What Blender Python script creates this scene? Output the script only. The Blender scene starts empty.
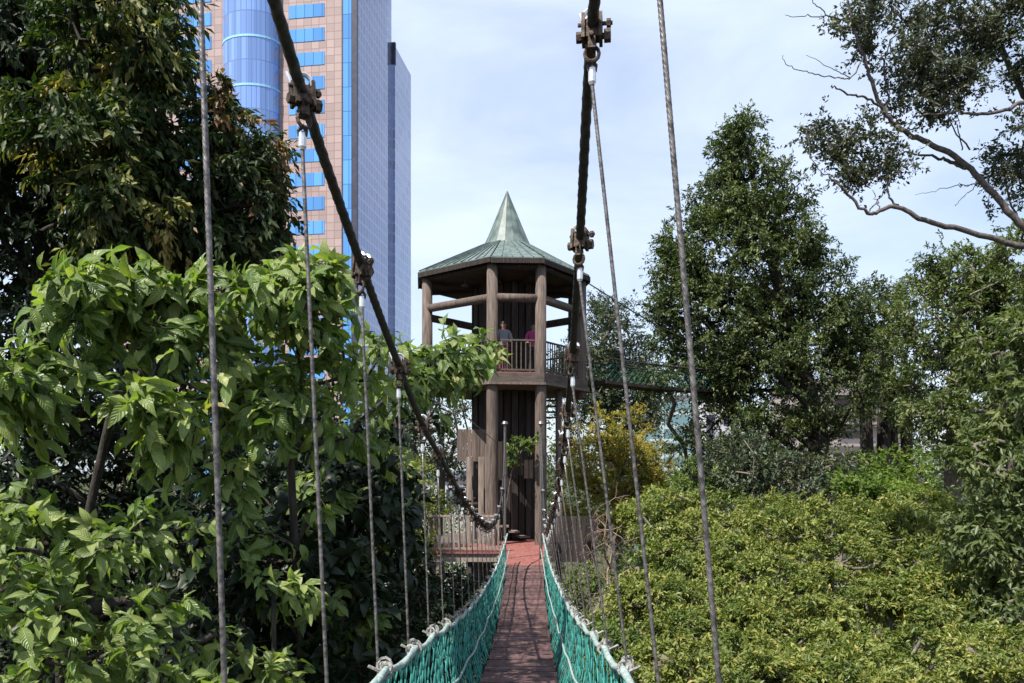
import bpy, math, random
import numpy as np
from mathutils import Vector, Matrix
R = math.radians
F = 800.0; HX, HY = 512.0, 468.0     # focal length in pixels, principal column, horizon row
EYE = 0.0                             # the eye is the origin; heights are relative to it
GROUND = -11.5
scene = bpy.context.scene
col = scene.collection

def at(px, py, D):
    "measured point: picture column/row at a real distance D (metres)"
    return np.array([(px - HX) / F * D, D, (HY - py) / F * D])

# ------------------------------------------------------------------ objects
def tag(o, label=None, cat=None, group=None, kind=None):
    if label: o['label'] = label
    if cat: o['category'] = cat
    if group: o['group'] = group
    if kind: o['kind'] = kind
    return o

def empty(name, loc=(0, 0, 0), rz=0, label=None, cat=None, group=None, kind=None):
    o = bpy.data.objects.new(name, None); col.objects.link(o)
    o.location = loc; o.rotation_euler = (0, 0, rz); o.empty_display_size = .2
    return tag(o, label, cat, group, kind)

def link(name, me, mat, parent=None):
    o = bpy.data.objects.new(name, me); col.objects.link(o)
    if mat: me.materials.append(mat)
    if parent: o.parent = parent
    return o

# ------------------------------------------------------------------ materials
def newmat(name):
    m = bpy.data.materials.new(name); m.use_nodes = True
    nt = m.node_tree; b = nt.nodes['Principled BSDF']
    return m, nt, b

def srgb(r, g, b):
    f = lambda c: (c / 255 / 12.92) if c / 255 <= .04045 else ((c / 255 + .055) / 1.055) ** 2.4
    return (f(r), f(g), f(b), 1)

def surf(name, c1, c2, scale=8, rough=.7, bump=.2, stretch=(1, 1, 1), metal=0, spec=.3, detail=5, bscale=None, island=0):
    m, nt, b = newmat(name); N = nt.nodes.new; L = nt.links.new
    tc = N('ShaderNodeTexCoord'); mp = N('ShaderNodeMapping'); mp.inputs['Scale'].default_value = stretch
    L(tc.outputs['Object'], mp.inputs[0])
    n = N('ShaderNodeTexNoise'); n.inputs['Scale'].default_value = scale; n.inputs['Detail'].default_value = detail
    L(mp.outputs[0], n.inputs[0])
    cr = N('ShaderNodeValToRGB'); cr.color_ramp.elements[0].position = .35; cr.color_ramp.elements[1].position = .68
    cr.color_ramp.elements[0].color = (*c1[:3], 1); cr.color_ramp.elements[1].color = (*c2[:3], 1)
    L(n.outputs[0], cr.inputs[0]); outc = cr.outputs[0]
    if island:
        ge = N('ShaderNodeNewGeometry'); hs = N('ShaderNodeHueSaturation'); mr = N('ShaderNodeMapRange'); mr.inputs[3].default_value = 1 - island; mr.inputs[4].default_value = 1 + island
        L(ge.outputs['Random Per Island'], mr.inputs[0]); L(mr.outputs[0], hs.inputs['Value']); L(outc, hs.inputs['Color']); outc = hs.outputs[0]
    L(outc, b.inputs['Base Color'])
    b.inputs['Roughness'].default_value = rough; b.inputs['Metallic'].default_value = metal
    b.inputs['Specular IOR Level'].default_value = spec
    if bump:
        n2 = N('ShaderNodeTexNoise'); n2.inputs['Scale'].default_value = bscale or scale * 4; n2.inputs['Detail'].default_value = 4
        L(mp.outputs[0], n2.inputs[0])
        bp = N('ShaderNodeBump'); bp.inputs['Strength'].default_value = bump; bp.inputs['Distance'].default_value = .02
        L(n2.outputs[0], bp.inputs['Height']); L(bp.outputs[0], b.inputs['Normal'])
    return m

def leafmat(name, ramp, tip=None, tipamt=.0, trans=.3, rough=.42, spec=.3, transcol=(1.25, 1.45, .45), veins=False):
    "ramp: colours over the per-leaf random value; tip: colour of young leaves at the ends of twigs"
    m, nt, b = newmat(name); N = nt.nodes.new; L = nt.links.new
    a = N('ShaderNodeAttribute'); a.attribute_name = 'rnd'
    cr = N('ShaderNodeValToRGB'); e = cr.color_ramp.elements
    while len(e) < len(ramp): e.new(.5)
    for i, (p, c) in enumerate(ramp): e[i].position = p; e[i].color = (*c, 1)
    L(a.outputs['Fac'], cr.inputs[0]); out = cr.outputs[0]
    if tip:
        t = N('ShaderNodeAttribute'); t.attribute_name = 'tone'
        mr = N('ShaderNodeMapRange'); mr.inputs[1].default_value = 1 - tipamt; mr.inputs[2].default_value = 1.0
        L(t.outputs['Fac'], mr.inputs[0])
        mx = N('ShaderNodeMix'); mx.data_type = 'RGBA'
        L(mr.outputs[0], mx.inputs[0]); L(out, mx.inputs[6]); mx.inputs[7].default_value = (*tip, 1); out = mx.outputs[2]
    if veins:
        ac = N('ShaderNodeAttribute'); ac.attribute_name = 'across'; al = N('ShaderNodeAttribute'); al.attribute_name = 'along'
        def mth(op, x, y):
            q = N('ShaderNodeMath'); q.operation = op
            for i_, v_ in enumerate((x, y)):
                if isinstance(v_, (int, float)): q.inputs[i_].default_value = v_
                else: L(v_, q.inputs[i_])
            return q.outputs[0]
        mid = mth('LESS_THAN', ac.outputs['Fac'], .07)
        w_ = mth('MULTIPLY', mth('SUBTRACT', al.outputs['Fac'], mth('MULTIPLY', ac.outputs['Fac'], .22)), 9.0)
        sv_ = mth('MULTIPLY', mth('LESS_THAN', mth('FRACT', w_, 0), .16), .45)
        vf = mth('MULTIPLY', mth('MAXIMUM', mid, sv_), .6)
        vm = N('ShaderNodeMix'); vm.data_type = 'RGBA'; L(vf, vm.inputs[0]); L(out, vm.inputs[6]); vm.inputs[7].default_value = (.34, .4, .16, 1); out = vm.outputs[2]
        bq = N('ShaderNodeBump'); bq.inputs['Strength'].default_value = .5; bq.inputs['Distance'].default_value = .004
        L(mth('SINE', mth('MULTIPLY', w_, 6.283), 0), bq.inputs['Height']); L(bq.outputs[0], b.inputs['Normal'])
    L(out, b.inputs['Base Color'])
    b.inputs['Roughness'].default_value = rough; b.inputs['Specular IOR Level'].default_value = spec
    tr = N('ShaderNodeBsdfTranslucent')
    mu = N('ShaderNodeMix'); mu.data_type = 'RGBA'; mu.blend_type = 'MULTIPLY'; mu.inputs[0].default_value = 1
    L(out, mu.inputs[6]); mu.inputs[7].default_value = (*transcol, 1); L(mu.outputs[2], tr.inputs[0])
    ms = N('ShaderNodeMixShader'); ms.inputs[0].default_value = trans
    L(b.outputs[0], ms.inputs[1]); L(tr.outputs[0], ms.inputs[2])
    L(ms.outputs[0], nt.nodes['Material Output'].inputs[0])
    return m

M = {}
M['bark'] = surf('bark', (.09, .075, .06), (.2, .17, .14), 5, .9, .6, (4, 4, 1))
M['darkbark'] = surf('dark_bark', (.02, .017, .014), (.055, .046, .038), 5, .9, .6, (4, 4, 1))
M['palebark'] = surf('pale_bark', (.06, .05, .046), (.14, .12, .115), 4, .85, .5, (3, 3, 3))
M['twig'] = surf('dry_twig', (.13, .09, .07), (.3, .22, .18), 6, .9, .3)
M['steel'] = surf('galvanised_cable', (.06, .055, .055), (.24, .22, .21), 60, .45, .1, metal=.55, spec=.5)
M['darksteel'] = surf('weathered_cable', (.018, .017, .017), (.05, .047, .045), 40, .55, .2, metal=.3, spec=.4)
M['rust'] = surf('rusty_clamp', (.025, .018, .015), (.11, .08, .06), 45, .6, .3, metal=.5)
M['silver'] = surf('silver_ferrule', (.55, .55, .56), (.8, .8, .82), 20, .3, .05, metal=.6, spec=.6)
M['net'] = surf('green_net_cord', (.02, .14, .122), (.05, .25, .22), 9, .7, .1, island=.35)
M['olivenet'] = surf('dark_green_net_cord', (.012, .05, .035), (.025, .1, .07), 9, .7, .1)
M['rope'] = surf('pale_rope', (.16, .24, .22), (.36, .42, .4), 30, .8, .5)
M['lash'] = surf('white_lashing', (.14, .135, .12), (.38, .37, .34), 40, .8, .6)
M['plank'] = surf('weathered_plank', (.05, .028, .028), (.125, .07, .064), 3.5, .75, .3, (5, 1, 5), island=.35)
M['redplank'] = surf('red_stained_board', (.17, .06, .05), (.27, .105, .085), 4, .7, .2, (5, 1, 5))
M['column'] = surf('grey_brown_column', (.07, .053, .044), (.15, .115, .097), 3, .85, .35, (6, 6, .7))
M['beam'] = surf('grey_timber', (.07, .056, .048), (.12, .098, .084), 3, .85, .3, (1, 1, 5))
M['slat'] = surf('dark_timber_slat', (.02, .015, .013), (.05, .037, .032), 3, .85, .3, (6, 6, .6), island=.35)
M['panel'] = surf('brown_timber_panel', (.1, .075, .062), (.17, .13, .11), 3, .85, .3, (8, 8, .6), island=.35)
M['rail'] = surf('faded_rail', (.15, .115, .1), (.26, .2, .17), 5, .8, .2, (4, 4, 1))
M['balrail'] = surf('sunlit_rail', (.2, .155, .13), (.33, .27, .23), 5, .8, .2, (4, 4, 1))  # rail colour lightened to look sunlit
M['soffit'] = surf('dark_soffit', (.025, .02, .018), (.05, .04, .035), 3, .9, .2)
M['ground'] = surf('forest_floor', (.03, .035, .015), (.07, .06, .035), .4, .95, .5)

# ------------------------------------------------------------------ mesh builder
class MB:
    def __init__(s): s.v = []; s.f = []
    def add(s, verts, faces):
        n = len(s.v); s.v.extend([tuple(map(float, p)) for p in verts]); s.f.extend([tuple(n + i for i in f) for f in faces])
    def box(s, c, size, rz=0, M3=None):
        c = np.array(c, float); h = np.array(size, float) / 2
        if M3 is None:
            ca, sa = math.cos(rz), math.sin(rz); M3 = np.array([[ca, -sa, 0], [sa, ca, 0], [0, 0, 1.]])
        P = [c + M3 @ (h * np.array([x, y, z])) for x in (-1, 1) for y in (-1, 1) for z in (-1, 1)]
        s.add(P, [(0, 1, 3, 2), (4, 6, 7, 5), (0, 4, 5, 1), (2, 3, 7, 6), (0, 2, 6, 4), (1, 5, 7, 3)])
    def bar(s, a, b, w, h, up=(0, 0, 1)):
        a = np.array(a, float); b = np.array(b, float); d = b - a; L = np.linalg.norm(d); d /= L
        sd = np.cross(d, up); sd /= np.linalg.norm(sd); u = np.cross(sd, d)
        s.box((a + b) / 2, (w, L, h), M3=np.stack([sd, d, u], 1))
    def tube(s, pts, rad, n=6, twist=0, lobes=0, lobe=0., cap=True):
        P = np.array(pts, float); m = len(P)
        if np.isscalar(rad): rad = [rad] * m
        T = np.gradient(P, axis=0); T /= np.maximum(np.linalg.norm(T, axis=1), 1e-9)[:, None]
        up = np.array([0, 0, 1.]) if abs(T[0][2]) < .9 else np.array([1., 0, 0])
        u = np.cross(T[0], up); u /= np.linalg.norm(u)
        base = len(s.v); d = 0; ang = np.arange(n) * 2 * math.pi / n
        for i in range(m):
            if i: d += np.linalg.norm(P[i] - P[i - 1])
            u = u - T[i] * np.dot(u, T[i]); u /= np.linalg.norm(u); w = np.cross(T[i], u)
            rr = rad[i] * (1 + lobe * np.abs(np.cos(lobes * (ang + twist * d) / 2))) if lobes else np.full(n, rad[i])
            ring = P[i] + np.outer(np.cos(ang) * rr, u) + np.outer(np.sin(ang) * rr, w)
            s.v.extend(map(tuple, ring.tolist()))
        for i in range(m - 1):
            a = base + i * n; b = a + n
            for k in range(n):
                k2 = (k + 1) % n; s.f.append((a + k, a + k2, b + k2, b + k))
        if cap:
            s.f.append(tuple(base + k for k in reversed(range(n)))); s.f.append(tuple(base + (m - 1) * n + k for k in range(n)))
    def prism(s, poly, z0, z1):
        n = len(poly); s.add([(x, y, z0) for x, y in poly] + [(x, y, z1) for x, y in poly],
            [tuple(reversed(range(n))), tuple(range(n, 2 * n))] + [(i, (i + 1) % n, n + (i + 1) % n, n + i) for i in range(n)])
    def torus(s, c, R_, r, A, B, n=14, m=6, a0=0, a1=2 * math.pi):
        c = np.array(c); A = np.array(A, float); B = np.array(B, float)
        full = abs(a1 - a0 - 2 * math.pi) < 1e-6
        pts = [c + R_ * (math.cos(t) * A + math.sin(t) * B) for t in np.linspace(a0, a1, n + 1)]
        s.tube(pts, r, m, cap=not full)
    def build(s, name, mat, parent=None, smooth=False):
        me = bpy.data.meshes.new(name); me.from_pydata(s.v, [], s.f); me.validate()
        if smooth: me.polygons.foreach_set('use_smooth', [True] * len(me.polygons))
        return link(name, me, mat, parent)

def npmesh(name, V, Fc, nper, attrs, mat, parent=None, smooth=False):
    me = bpy.data.meshes.new(name); nv = len(V); nf = len(Fc)
    me.vertices.add(nv); me.vertices.foreach_set('co', V.astype(np.float32).ravel())
    me.loops.add(nf * nper); me.loops.foreach_set('vertex_index', Fc.astype(np.int32).ravel())
    me.polygons.add(nf); me.polygons.foreach_set('loop_start', np.arange(0, nf * nper, nper, dtype=np.int32))
    try: me.polygons.foreach_set('loop_total', np.full(nf, nper, dtype=np.int32))
    except Exception: pass
    if smooth: me.polygons.foreach_set('use_smooth', np.ones(nf, dtype=bool))
    for k, a in attrs.items():
        at_ = me.attributes.new(k, 'FLOAT', 'POINT'); at_.data.foreach_set('value', a.astype(np.float32))
    me.update(calc_edges=True)
    return link(name, me, mat, parent)

# ------------------------------------------------------------------ foliage
def unit(a): return a / np.maximum(np.linalg.norm(a, axis=-1, keepdims=True), 1e-9)

def leaf_mesh(name, P, A, Nn, size, ratio, rnd, tone, mat, parent, fine=False, curl=.25, rs=None):
    "P base points, A leaf axes, Nn leaf normals"
    n = len(P); A = unit(A); Nn = unit(Nn - A * np.sum(Nn * A, 1, keepdims=True)); S = np.cross(A, Nn)
    L = size[:, None]; W = L * ratio
    if not fine:
        V = np.stack([P, P + A * L * .45 + S * W * .5 + Nn * W * .14, P + A * L - Nn * L * curl * .5, P + A * L * .45 - S * W * .5 + Nn * W * .14], 1)
        V = V.reshape(-1, 3); i = np.arange(n)[:, None] * 4
        Fc = np.concatenate([i + np.array([[0, 1, 2]]), i + np.array([[0, 2, 3]])], 1).reshape(-1, 3)
        k = 4; nper = 3
    else:
        st = [(-.12, .012, 0), (0, .02, 0), (.12, .30, .03), (.3, .46, .05), (.52, .5, .02), (.75, .36, -.08), (.9, .17, -.18), (1.0, .01, -.28)]
        rows = []
        c = (rs.uniform(.3, 1.6, n) * curl)[:, None]; ph = rs.uniform(0, 6, n)[:, None]
        for j, (t, w, d) in enumerate(st):
            m = P + A * L * t + Nn * L * (d * 2.2 * c)
            wob = .05 * L * np.sin(ph + j * 2.1)
            rows += [m + S * W * w + Nn * (W * w * .35 + wob * (w > .2)), m, m - S * W * w + Nn * (W * w * .35 - wob * (w > .2))]
        V = np.stack(rows, 1).reshape(-1, 3); k = len(st) * 3; nper = 4
        q = []
        for j in range(len(st) - 1):
            a = j * 3; q += [(a, a + 1, a + 4, a + 3), (a + 1, a + 2, a + 5, a + 4)]
        Fc = (np.arange(n)[:, None, None] * k + np.array(q)[None]).reshape(-1, 4)
    at_ = {'rnd': np.repeat(rnd, k), 'tone': np.repeat(tone, k)}
    if fine:
        at_['across'] = np.tile(np.tile([1., 0., 1.], len(st)), n); at_['along'] = np.tile(np.repeat([q[0] for q in st], 3), n)
    return npmesh(name, V, Fc, nper, at_, mat, parent, smooth=fine)

def sample_clumps(rs, ells, n, shell=.55, ok=None):
    "clump centres in a union of ellipsoids given as (px, py, D, rx_px, ry_px, rdepth_m [, weight])"
    w = np.array([(e[6] if len(e) > 6 else 1) * (e[3] * e[4]) for e in ells], float); w /= w.sum()
    out = []
    tries = 0
    while len(out) < n and tries < n * 40:
        tries += 1
        e = ells[rs.choice(len(ells), p=w)]
        c = at(*e[:3]); s = e[2] / F; rad = np.array([e[3] * s, e[5], e[4] * s])
        d = unit(rs.normal(size=3)); r = shell + (1 - shell) * rs.random() if rs.random() < .8 else rs.random()
        p = c + d * rad * r
        if ok and not ok(p): continue
        out.append(np.concatenate([p, unit((d / rad)[None])[0]]))
    out = np.array(out); return out[:, :3], out[:, 3:]

def skeleton(rs, trunk, clumps, rtip, rbase, wiggle=.12):
    "grow limbs from the trunk polyline to every clump; returns edges with radii"
    nodes = []; par = []
    T = np.array(trunk, float)
    for i in range(len(T) - 1):
        k = max(2, int(np.linalg.norm(T[i + 1] - T[i]) / .6))
        for j in range(k): 
            nodes.append(T[i] + (T[i + 1] - T[i]) * j / k); par.append(len(nodes) - 2)
    nodes.append(T[-1]); par.append(len(nodes) - 2); nt_ = len(nodes)
    order = np.argsort([min(np.linalg.norm(c - t) for t in nodes) for c in clumps])
    ends = []
    start = max(1, int(nt_ * .25))
    for ci in order:
        c = clumps[ci]; N = np.array(nodes)
        d = np.linalg.norm(N - c, axis=1)
        cost = d + .9 * np.maximum(0, N[:, 2] - c[2] + .1 * d)      # limbs rise towards their ends
        cost[:start] += 1e3
        j = int(np.argmin(cost)); a = N[j]; L = d[j]
        steps = max(1, int(L / .9)); prev = j
        for q in range(1, steps + 1):
            t = q / steps; p = a + (c - a) * t
            p = p + np.array([0, 0, .12 * L * math.sin(math.pi * t)]) + (rs.normal(size=3) * wiggle * min(L, 1.5) * (t < 1))
            nodes.append(p); par.append(prev); prev = len(nodes) - 1
        ends.append(prev)
    cnt = np.zeros(len(nodes))
    for e in ends: cnt[e] += 1
    for i in range(len(nodes) - 1, 0, -1):
        if par[i] >= 0: cnt[par[i]] += cnt[i]
    tot = max(cnt[0], 1)
    rad = rtip + (rbase - rtip) * (cnt / tot) ** .5
    return np.array(nodes), par, rad, nt_

def wood(name, nodes, par, rad, lo, hi, mat, parent, sides=6):
    mb = MB()
    for i in range(lo, hi):
        if par[i] < 0: continue
        r0 = min(rad[par[i]], rad[i] * 1.6)
        mb.tube([nodes[par[i]], (nodes[par[i]] + nodes[i]) / 2, nodes[i]], [r0, (r0 + rad[i]) / 2, rad[i]], sides, cap=False)
    return mb.build(name, mat, parent, smooth=True)

def tree(name, label, cat, trunk, ells, nclump, cr, ntw, nlf, ll, mat, seed, ratio=.42, droop=.25, up=.9, bark='bark',
         rbase=.22, fine=False, group=None, shell=.55, ok=None, flat=.8, twr=.006, outw=.7, curl=.3, extra=None, jitter=.5, twigs=True, normj=.55, root=None, kind=None, nb=(0, 0, 0), smin=.6, cw=.55):
    rs = np.random.RandomState(seed)
    C, Nrm = sample_clumps(rs, ells, nclump, shell, ok)
    trunk = [np.array(t, float) for t in trunk]
    base = trunk[0].copy()
    r = root or empty(name, tuple(base), 0, label, cat, group, kind)
    off = base
    # twigs
    n = len(C) * ntw
    ci = np.repeat(np.arange(len(C)), ntw)
    d = unit(rs.normal(size=(n, 3)) * np.array([1, 1, flat]) + Nrm[ci] * outw + np.array([0, 0, .25]))
    L = cr * rs.uniform(.55, 1.25, n)
    o = C[ci] + rs.normal(size=(n, 3)) * cr * .22
    m = n * nlf; ti = np.repeat(np.arange(n), nlf); t = rs.uniform(.1, 1, m)
    P = o[ti] + d[ti] * (L[ti] * t)[:, None] - np.array([0, 0, 1.]) * (droop * L[ti] * t * t)[:, None]
    P += rs.normal(size=P.shape) * cr * .06
    A = d[ti] * .6 + rs.normal(size=(m, 3)) * jitter - np.array([0, 0, droop * 1.1])
    Nn = np.array([0, 0, up]) + rs.normal(size=(m, 3)) * normj + Nrm[ci][ti] * .25 + np.array(nb)
    size = ll * rs.uniform(smin, 1.22, m)
    clumpv = rs.random(len(C)); rnd = np.clip(cw * clumpv[ci][ti] + (1 - cw) * rs.random(m), 0, 1)
    tone = np.clip(t * .75 + .25 * rs.random(m) * (1) - .35 * (rs.random(len(C))[ci][ti] < .45), 0, 1)
    if ok:
        q = P + A * 0; keep = np.array([ok(x) for x in q]) if m < 60000 else np.ones(m, bool)
        P, A, Nn, size, rnd, tone = P[keep], A[keep], Nn[keep], size[keep], rnd[keep], tone[keep]
    leaf_mesh('crown', P - off, A, Nn, size, ratio, rnd, tone, mat, r, fine, curl, rs)
    nodes, par, rad, ntk = skeleton(rs, trunk, C, .012 if not fine else .008, rbase)
    nodes = nodes - off
    wood('trunk', nodes, par, rad, 0, ntk, M[bark], r, 10)
    br = wood('branches', nodes, par, rad, ntk, len(nodes), M[bark], r, 5)
    if twigs:
        mb = MB()
        for k in range(n):
            a = o[k] - off; b = a + d[k] * L[k] - np.array([0, 0, droop * L[k]]); md = (a + b) / 2 + np.array([0, 0, droop * L[k] * .25])
            if ok and not (ok(b + off) and ok(md + off)): continue
            mb.tube([a, md, b], [twr, twr * .8, twr * .4], 3, cap=False)
        mb.build('twigs', M[bark], r)
    return r

# ------------------------------------------------------------------ leaf materials
M['L_big'] = leafmat('broad_leaf', [(0, (.055, .1, .024)), (.4, (.11, .175, .04)), (.75, (.22, .28, .08)), (.96, (.34, .38, .14)), (1, (.3, .18, .06))], tip=(.26, .3, .08), tipamt=.3, trans=.4, rough=.38, spec=.5, veins=True)
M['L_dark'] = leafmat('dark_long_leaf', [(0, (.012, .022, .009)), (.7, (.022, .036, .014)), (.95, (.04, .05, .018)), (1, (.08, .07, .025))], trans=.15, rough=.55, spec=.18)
M['L_mid'] = leafmat('olive_long_leaf', [(0, (.02, .036, .012)), (.6, (.045, .075, .02)), (.76, (.07, .1, .03)), (.84, (.2, .2, .06)), (1, (.34, .24, .09))], tip=(.26, .24, .07), tipamt=.2, trans=.22, rough=.55, spec=.22)
M['L_red'] = leafmat('flushing_leaf', [(0, (.02, .038, .014)), (.8, (.045, .065, .022)), (.88, (.22, .13, .06)), (1, (.46, .21, .12))], tip=(.3, .17, .09), tipamt=.1, trans=.22, rough=.55, spec=.22)
M['L_cone'] = leafmat('small_dark_leaf', [(0, (.035, .055, .02)), (.6, (.075, .1, .035)), (1, (.13, .155, .05))], trans=.22)
M['L_grey'] = leafmat('grey_green_leaf', [(0, (.03, .045, .025)), (.7, (.06, .08, .045)), (1, (.13, .12, .05))], trans=.22)
M['L_high'] = leafmat('ashy_leaf', [(0, (.04, .05, .035)), (.7, (.075, .088, .06)), (1, (.15, .14, .08))], trans=.2)
M['L_olive'] = leafmat('olive_leaf', [(0, (.04, .06, .022)), (.6, (.1, .13, .045)), (1, (.2, .22, .085))], trans=.3)
M['L_light'] = leafmat('fresh_leaf', [(0, (.05, .085, .022)), (.6, (.115, .165, .045)), (1, (.22, .26, .08))], trans=.35)
M['L_hedge'] = leafmat('yellow_tipped_leaf', [(0, (.065, .1, .025)), (.6, (.15, .185, .045)), (1, (.26, .27, .07))], tip=(.36, .3, .09), tipamt=.3, trans=.3)
M['L_yellow'] = leafmat('golden_leaf', [(0, (.1, .12, .025)), (.5, (.24, .215, .035)), (1, (.46, .31, .05))], trans=.3)
M['L_bright'] = leafmat('bright_leaf', [(0, (.055, .1, .022)), (.6, (.12, .18, .035)), (1, (.22, .27, .06))], trans=.4)
M['L_shade'] = leafmat('shade_leaf', [(0, (.007, .014, .006)), (.7, (.014, .027, .01)), (1, (.035, .055, .018))], trans=.12, spec=.25)  # leaf greens darkened to stand in for deep shade

# ================================================================== TERRAIN
def terrain():
    n = 60; xs = np.sign(np.linspace(-1, 1, n)) * np.abs(np.linspace(-1, 1, n)) ** 2.2 * 1500
    X, Y = np.meshgrid(xs, xs); Z = GROUND + .5 * np.sin(X * .13 + 1) * np.cos(Y * .11) + .8 * np.sin(X * .03) * np.sin(Y * .04 + 2)
    V = np.stack([X, Y, Z], -1).reshape(-1, 3); i = np.arange(n * n).reshape(n, n)
    Fc = np.stack([i[:-1, :-1], i[:-1, 1:], i[1:, 1:], i[1:, :-1]], -1).reshape(-1, 4)
    tag(npmesh('ground', V, Fc, 4, {}, M['ground'], smooth=True), kind='structure', label='shaded forest floor far below the rope bridge')
terrain()

# ================================================================== BRIDGE
S = .945                                        # spacing of the suspenders
DS = [-2.9, 1.0, 2.85, 3.8, 5.64, 7.8, 9.8, 11.7, 15, 17.5, 19.4]
def interp(tab, d):
    xs, ys = zip(*tab)
    # smooth monotone-ish (catmull) interpolation
    d = float(d); k = int(np.searchsorted(xs, d)) - 1; k = max(0, min(len(xs) - 2, k))
    x0, x1 = xs[k], xs[k + 1]; t = (d - x0) / (x1 - x0)
    def sl(i):
        if i <= 0: return (ys[1] - ys[0]) / (xs[1] - xs[0])
        if i >= len(xs) - 1: return (ys[-1] - ys[-2]) / (xs[-1] - xs[-2])
        return (ys[i + 1] - ys[i - 1]) / (xs[i + 1] - xs[i - 1])
    m0, m1 = sl(k) * (x1 - x0), sl(k + 1) * (x1 - x0)
    return (2 * t**3 - 3 * t**2 + 1) * ys[k] + (t**3 - 2 * t**2 + t) * m0 + (-2 * t**3 + 3 * t**2) * ys[k + 1] + (t**3 - t**2) * m1
RAIL = [(-8, .45), (-3, -.12), (0, -.48), (2.85, -.83), (3.8, -.955), (5.64, -1.17), (7.8, -1.44), (9.8, -1.63), (11.7, -1.77), (15, -1.84), (17.5, -1.74), (19.4, -1.62)]
zr = lambda d: interp(RAIL, d)
xc = lambda d: -.12 + .0225 * d
zd = lambda d: -2.33 if d > 19.1 else zr(d) - .82 + max(0, (d - 14)) / 5.1 * .13
hw = lambda d: .56 - max(0, d - 12) * .017                 # half width between the hand ropes
LC = [(-8, -.8, 5.6), (-2, -.79, 3.35), (1.0, -.765, 2.12), (1.9, -.755, 1.75), (2.85, -.745, 1.33), (3.8, -.71, .95), (4.7, -.672, .62), (5.64, -.636, .32), (6.7, -.61, .11),
      (7.6, -.58, -.08), (9.5, -.55, -.42), (11.3, -.50, -.70), (13.2, -.45, -.93), (15.1, -.41, -1.08), (17, -.33, -1.05), (18.4, -.26, -.78), (19.6, -.2, -.05), (20.5, -.18, .98)]
RC = [(-8, .34, 5.9), (-2, .31, 3.6), (1.0, .3, 2.4), (1.9, .29, 2.02), (2.85, .285, 1.56), (3.8, .322, 1.08), (4.7, .358, .69), (5.64, .395, .42), (6.7, .44, .22),
      (7.6, .47, .02), (9.5, .53, -.36), (11.3, .565, -.66), (13.2, .61, -.95), (15.1, .66, -1.18), (17, .7, -1.15), (18.4, .73, -.85), (19.6, .745, -.05), (20.5, .745, .98)]
def cable_pt(tab, d): return np.array([interp([(a, b) for a, b, c in tab], d), d, interp([(a, c) for a, b, c in tab], d)])

def clamp_mesh(detail):
    "cable clamp: two cheeks, cross bolts, U bolt, shackle eye; z axis up, cable runs along y"
    mb = MB()
    mb.box((0.0, 0, -.01), (.07, .05, .07)); mb.box((.036, 0, -.005), (.014, .075, .10)); mb.box((-.036, 0, -.005), (.014, .075, .10))
    mb.box((0, 0, -.062), (.03, .05, .06))
    mb.tube([(-.06, .0, .018), (.085, .0, .018)], .008, 8); mb.tube([(-.06, 0, -.034), (.07, 0, -.034)], .012, 8)
    mb.tube([(-.066, 0, -.034), (-.044, 0, -.034)], .021, 6); mb.tube([(.05, 0, -.034), (.078, 0, -.034)], .025, 6)
    mb.tube([(.06, 0, .018), (.078, 0, .018)], .017, 6); mb.tube([(0, -.05, -.05), (0, .05, -.05)], .009, 6)
    mb.torus((0, 0, -.105), .03, .008, (1, 0, 0), (0, 0, 1), 12, 6)
    return mb
def ubolt_mesh():
    mb = MB()
    for y in (-.022, .022):
        mb.torus((0, y, .03), .036, .009, (1, 0, 0), (0, 0, 1), 10, 6, 0, math.pi)
        mb.tube([(.036, y, .03), (.036, y, -.01)], .0065, 6); mb.tube([(-.036, y, .03), (-.036, y, -.03)], .0065, 6)
    mb.tube([(-.036, .022, .035), (-.052, .03, .085)], .008, 6)
    return mb

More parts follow.
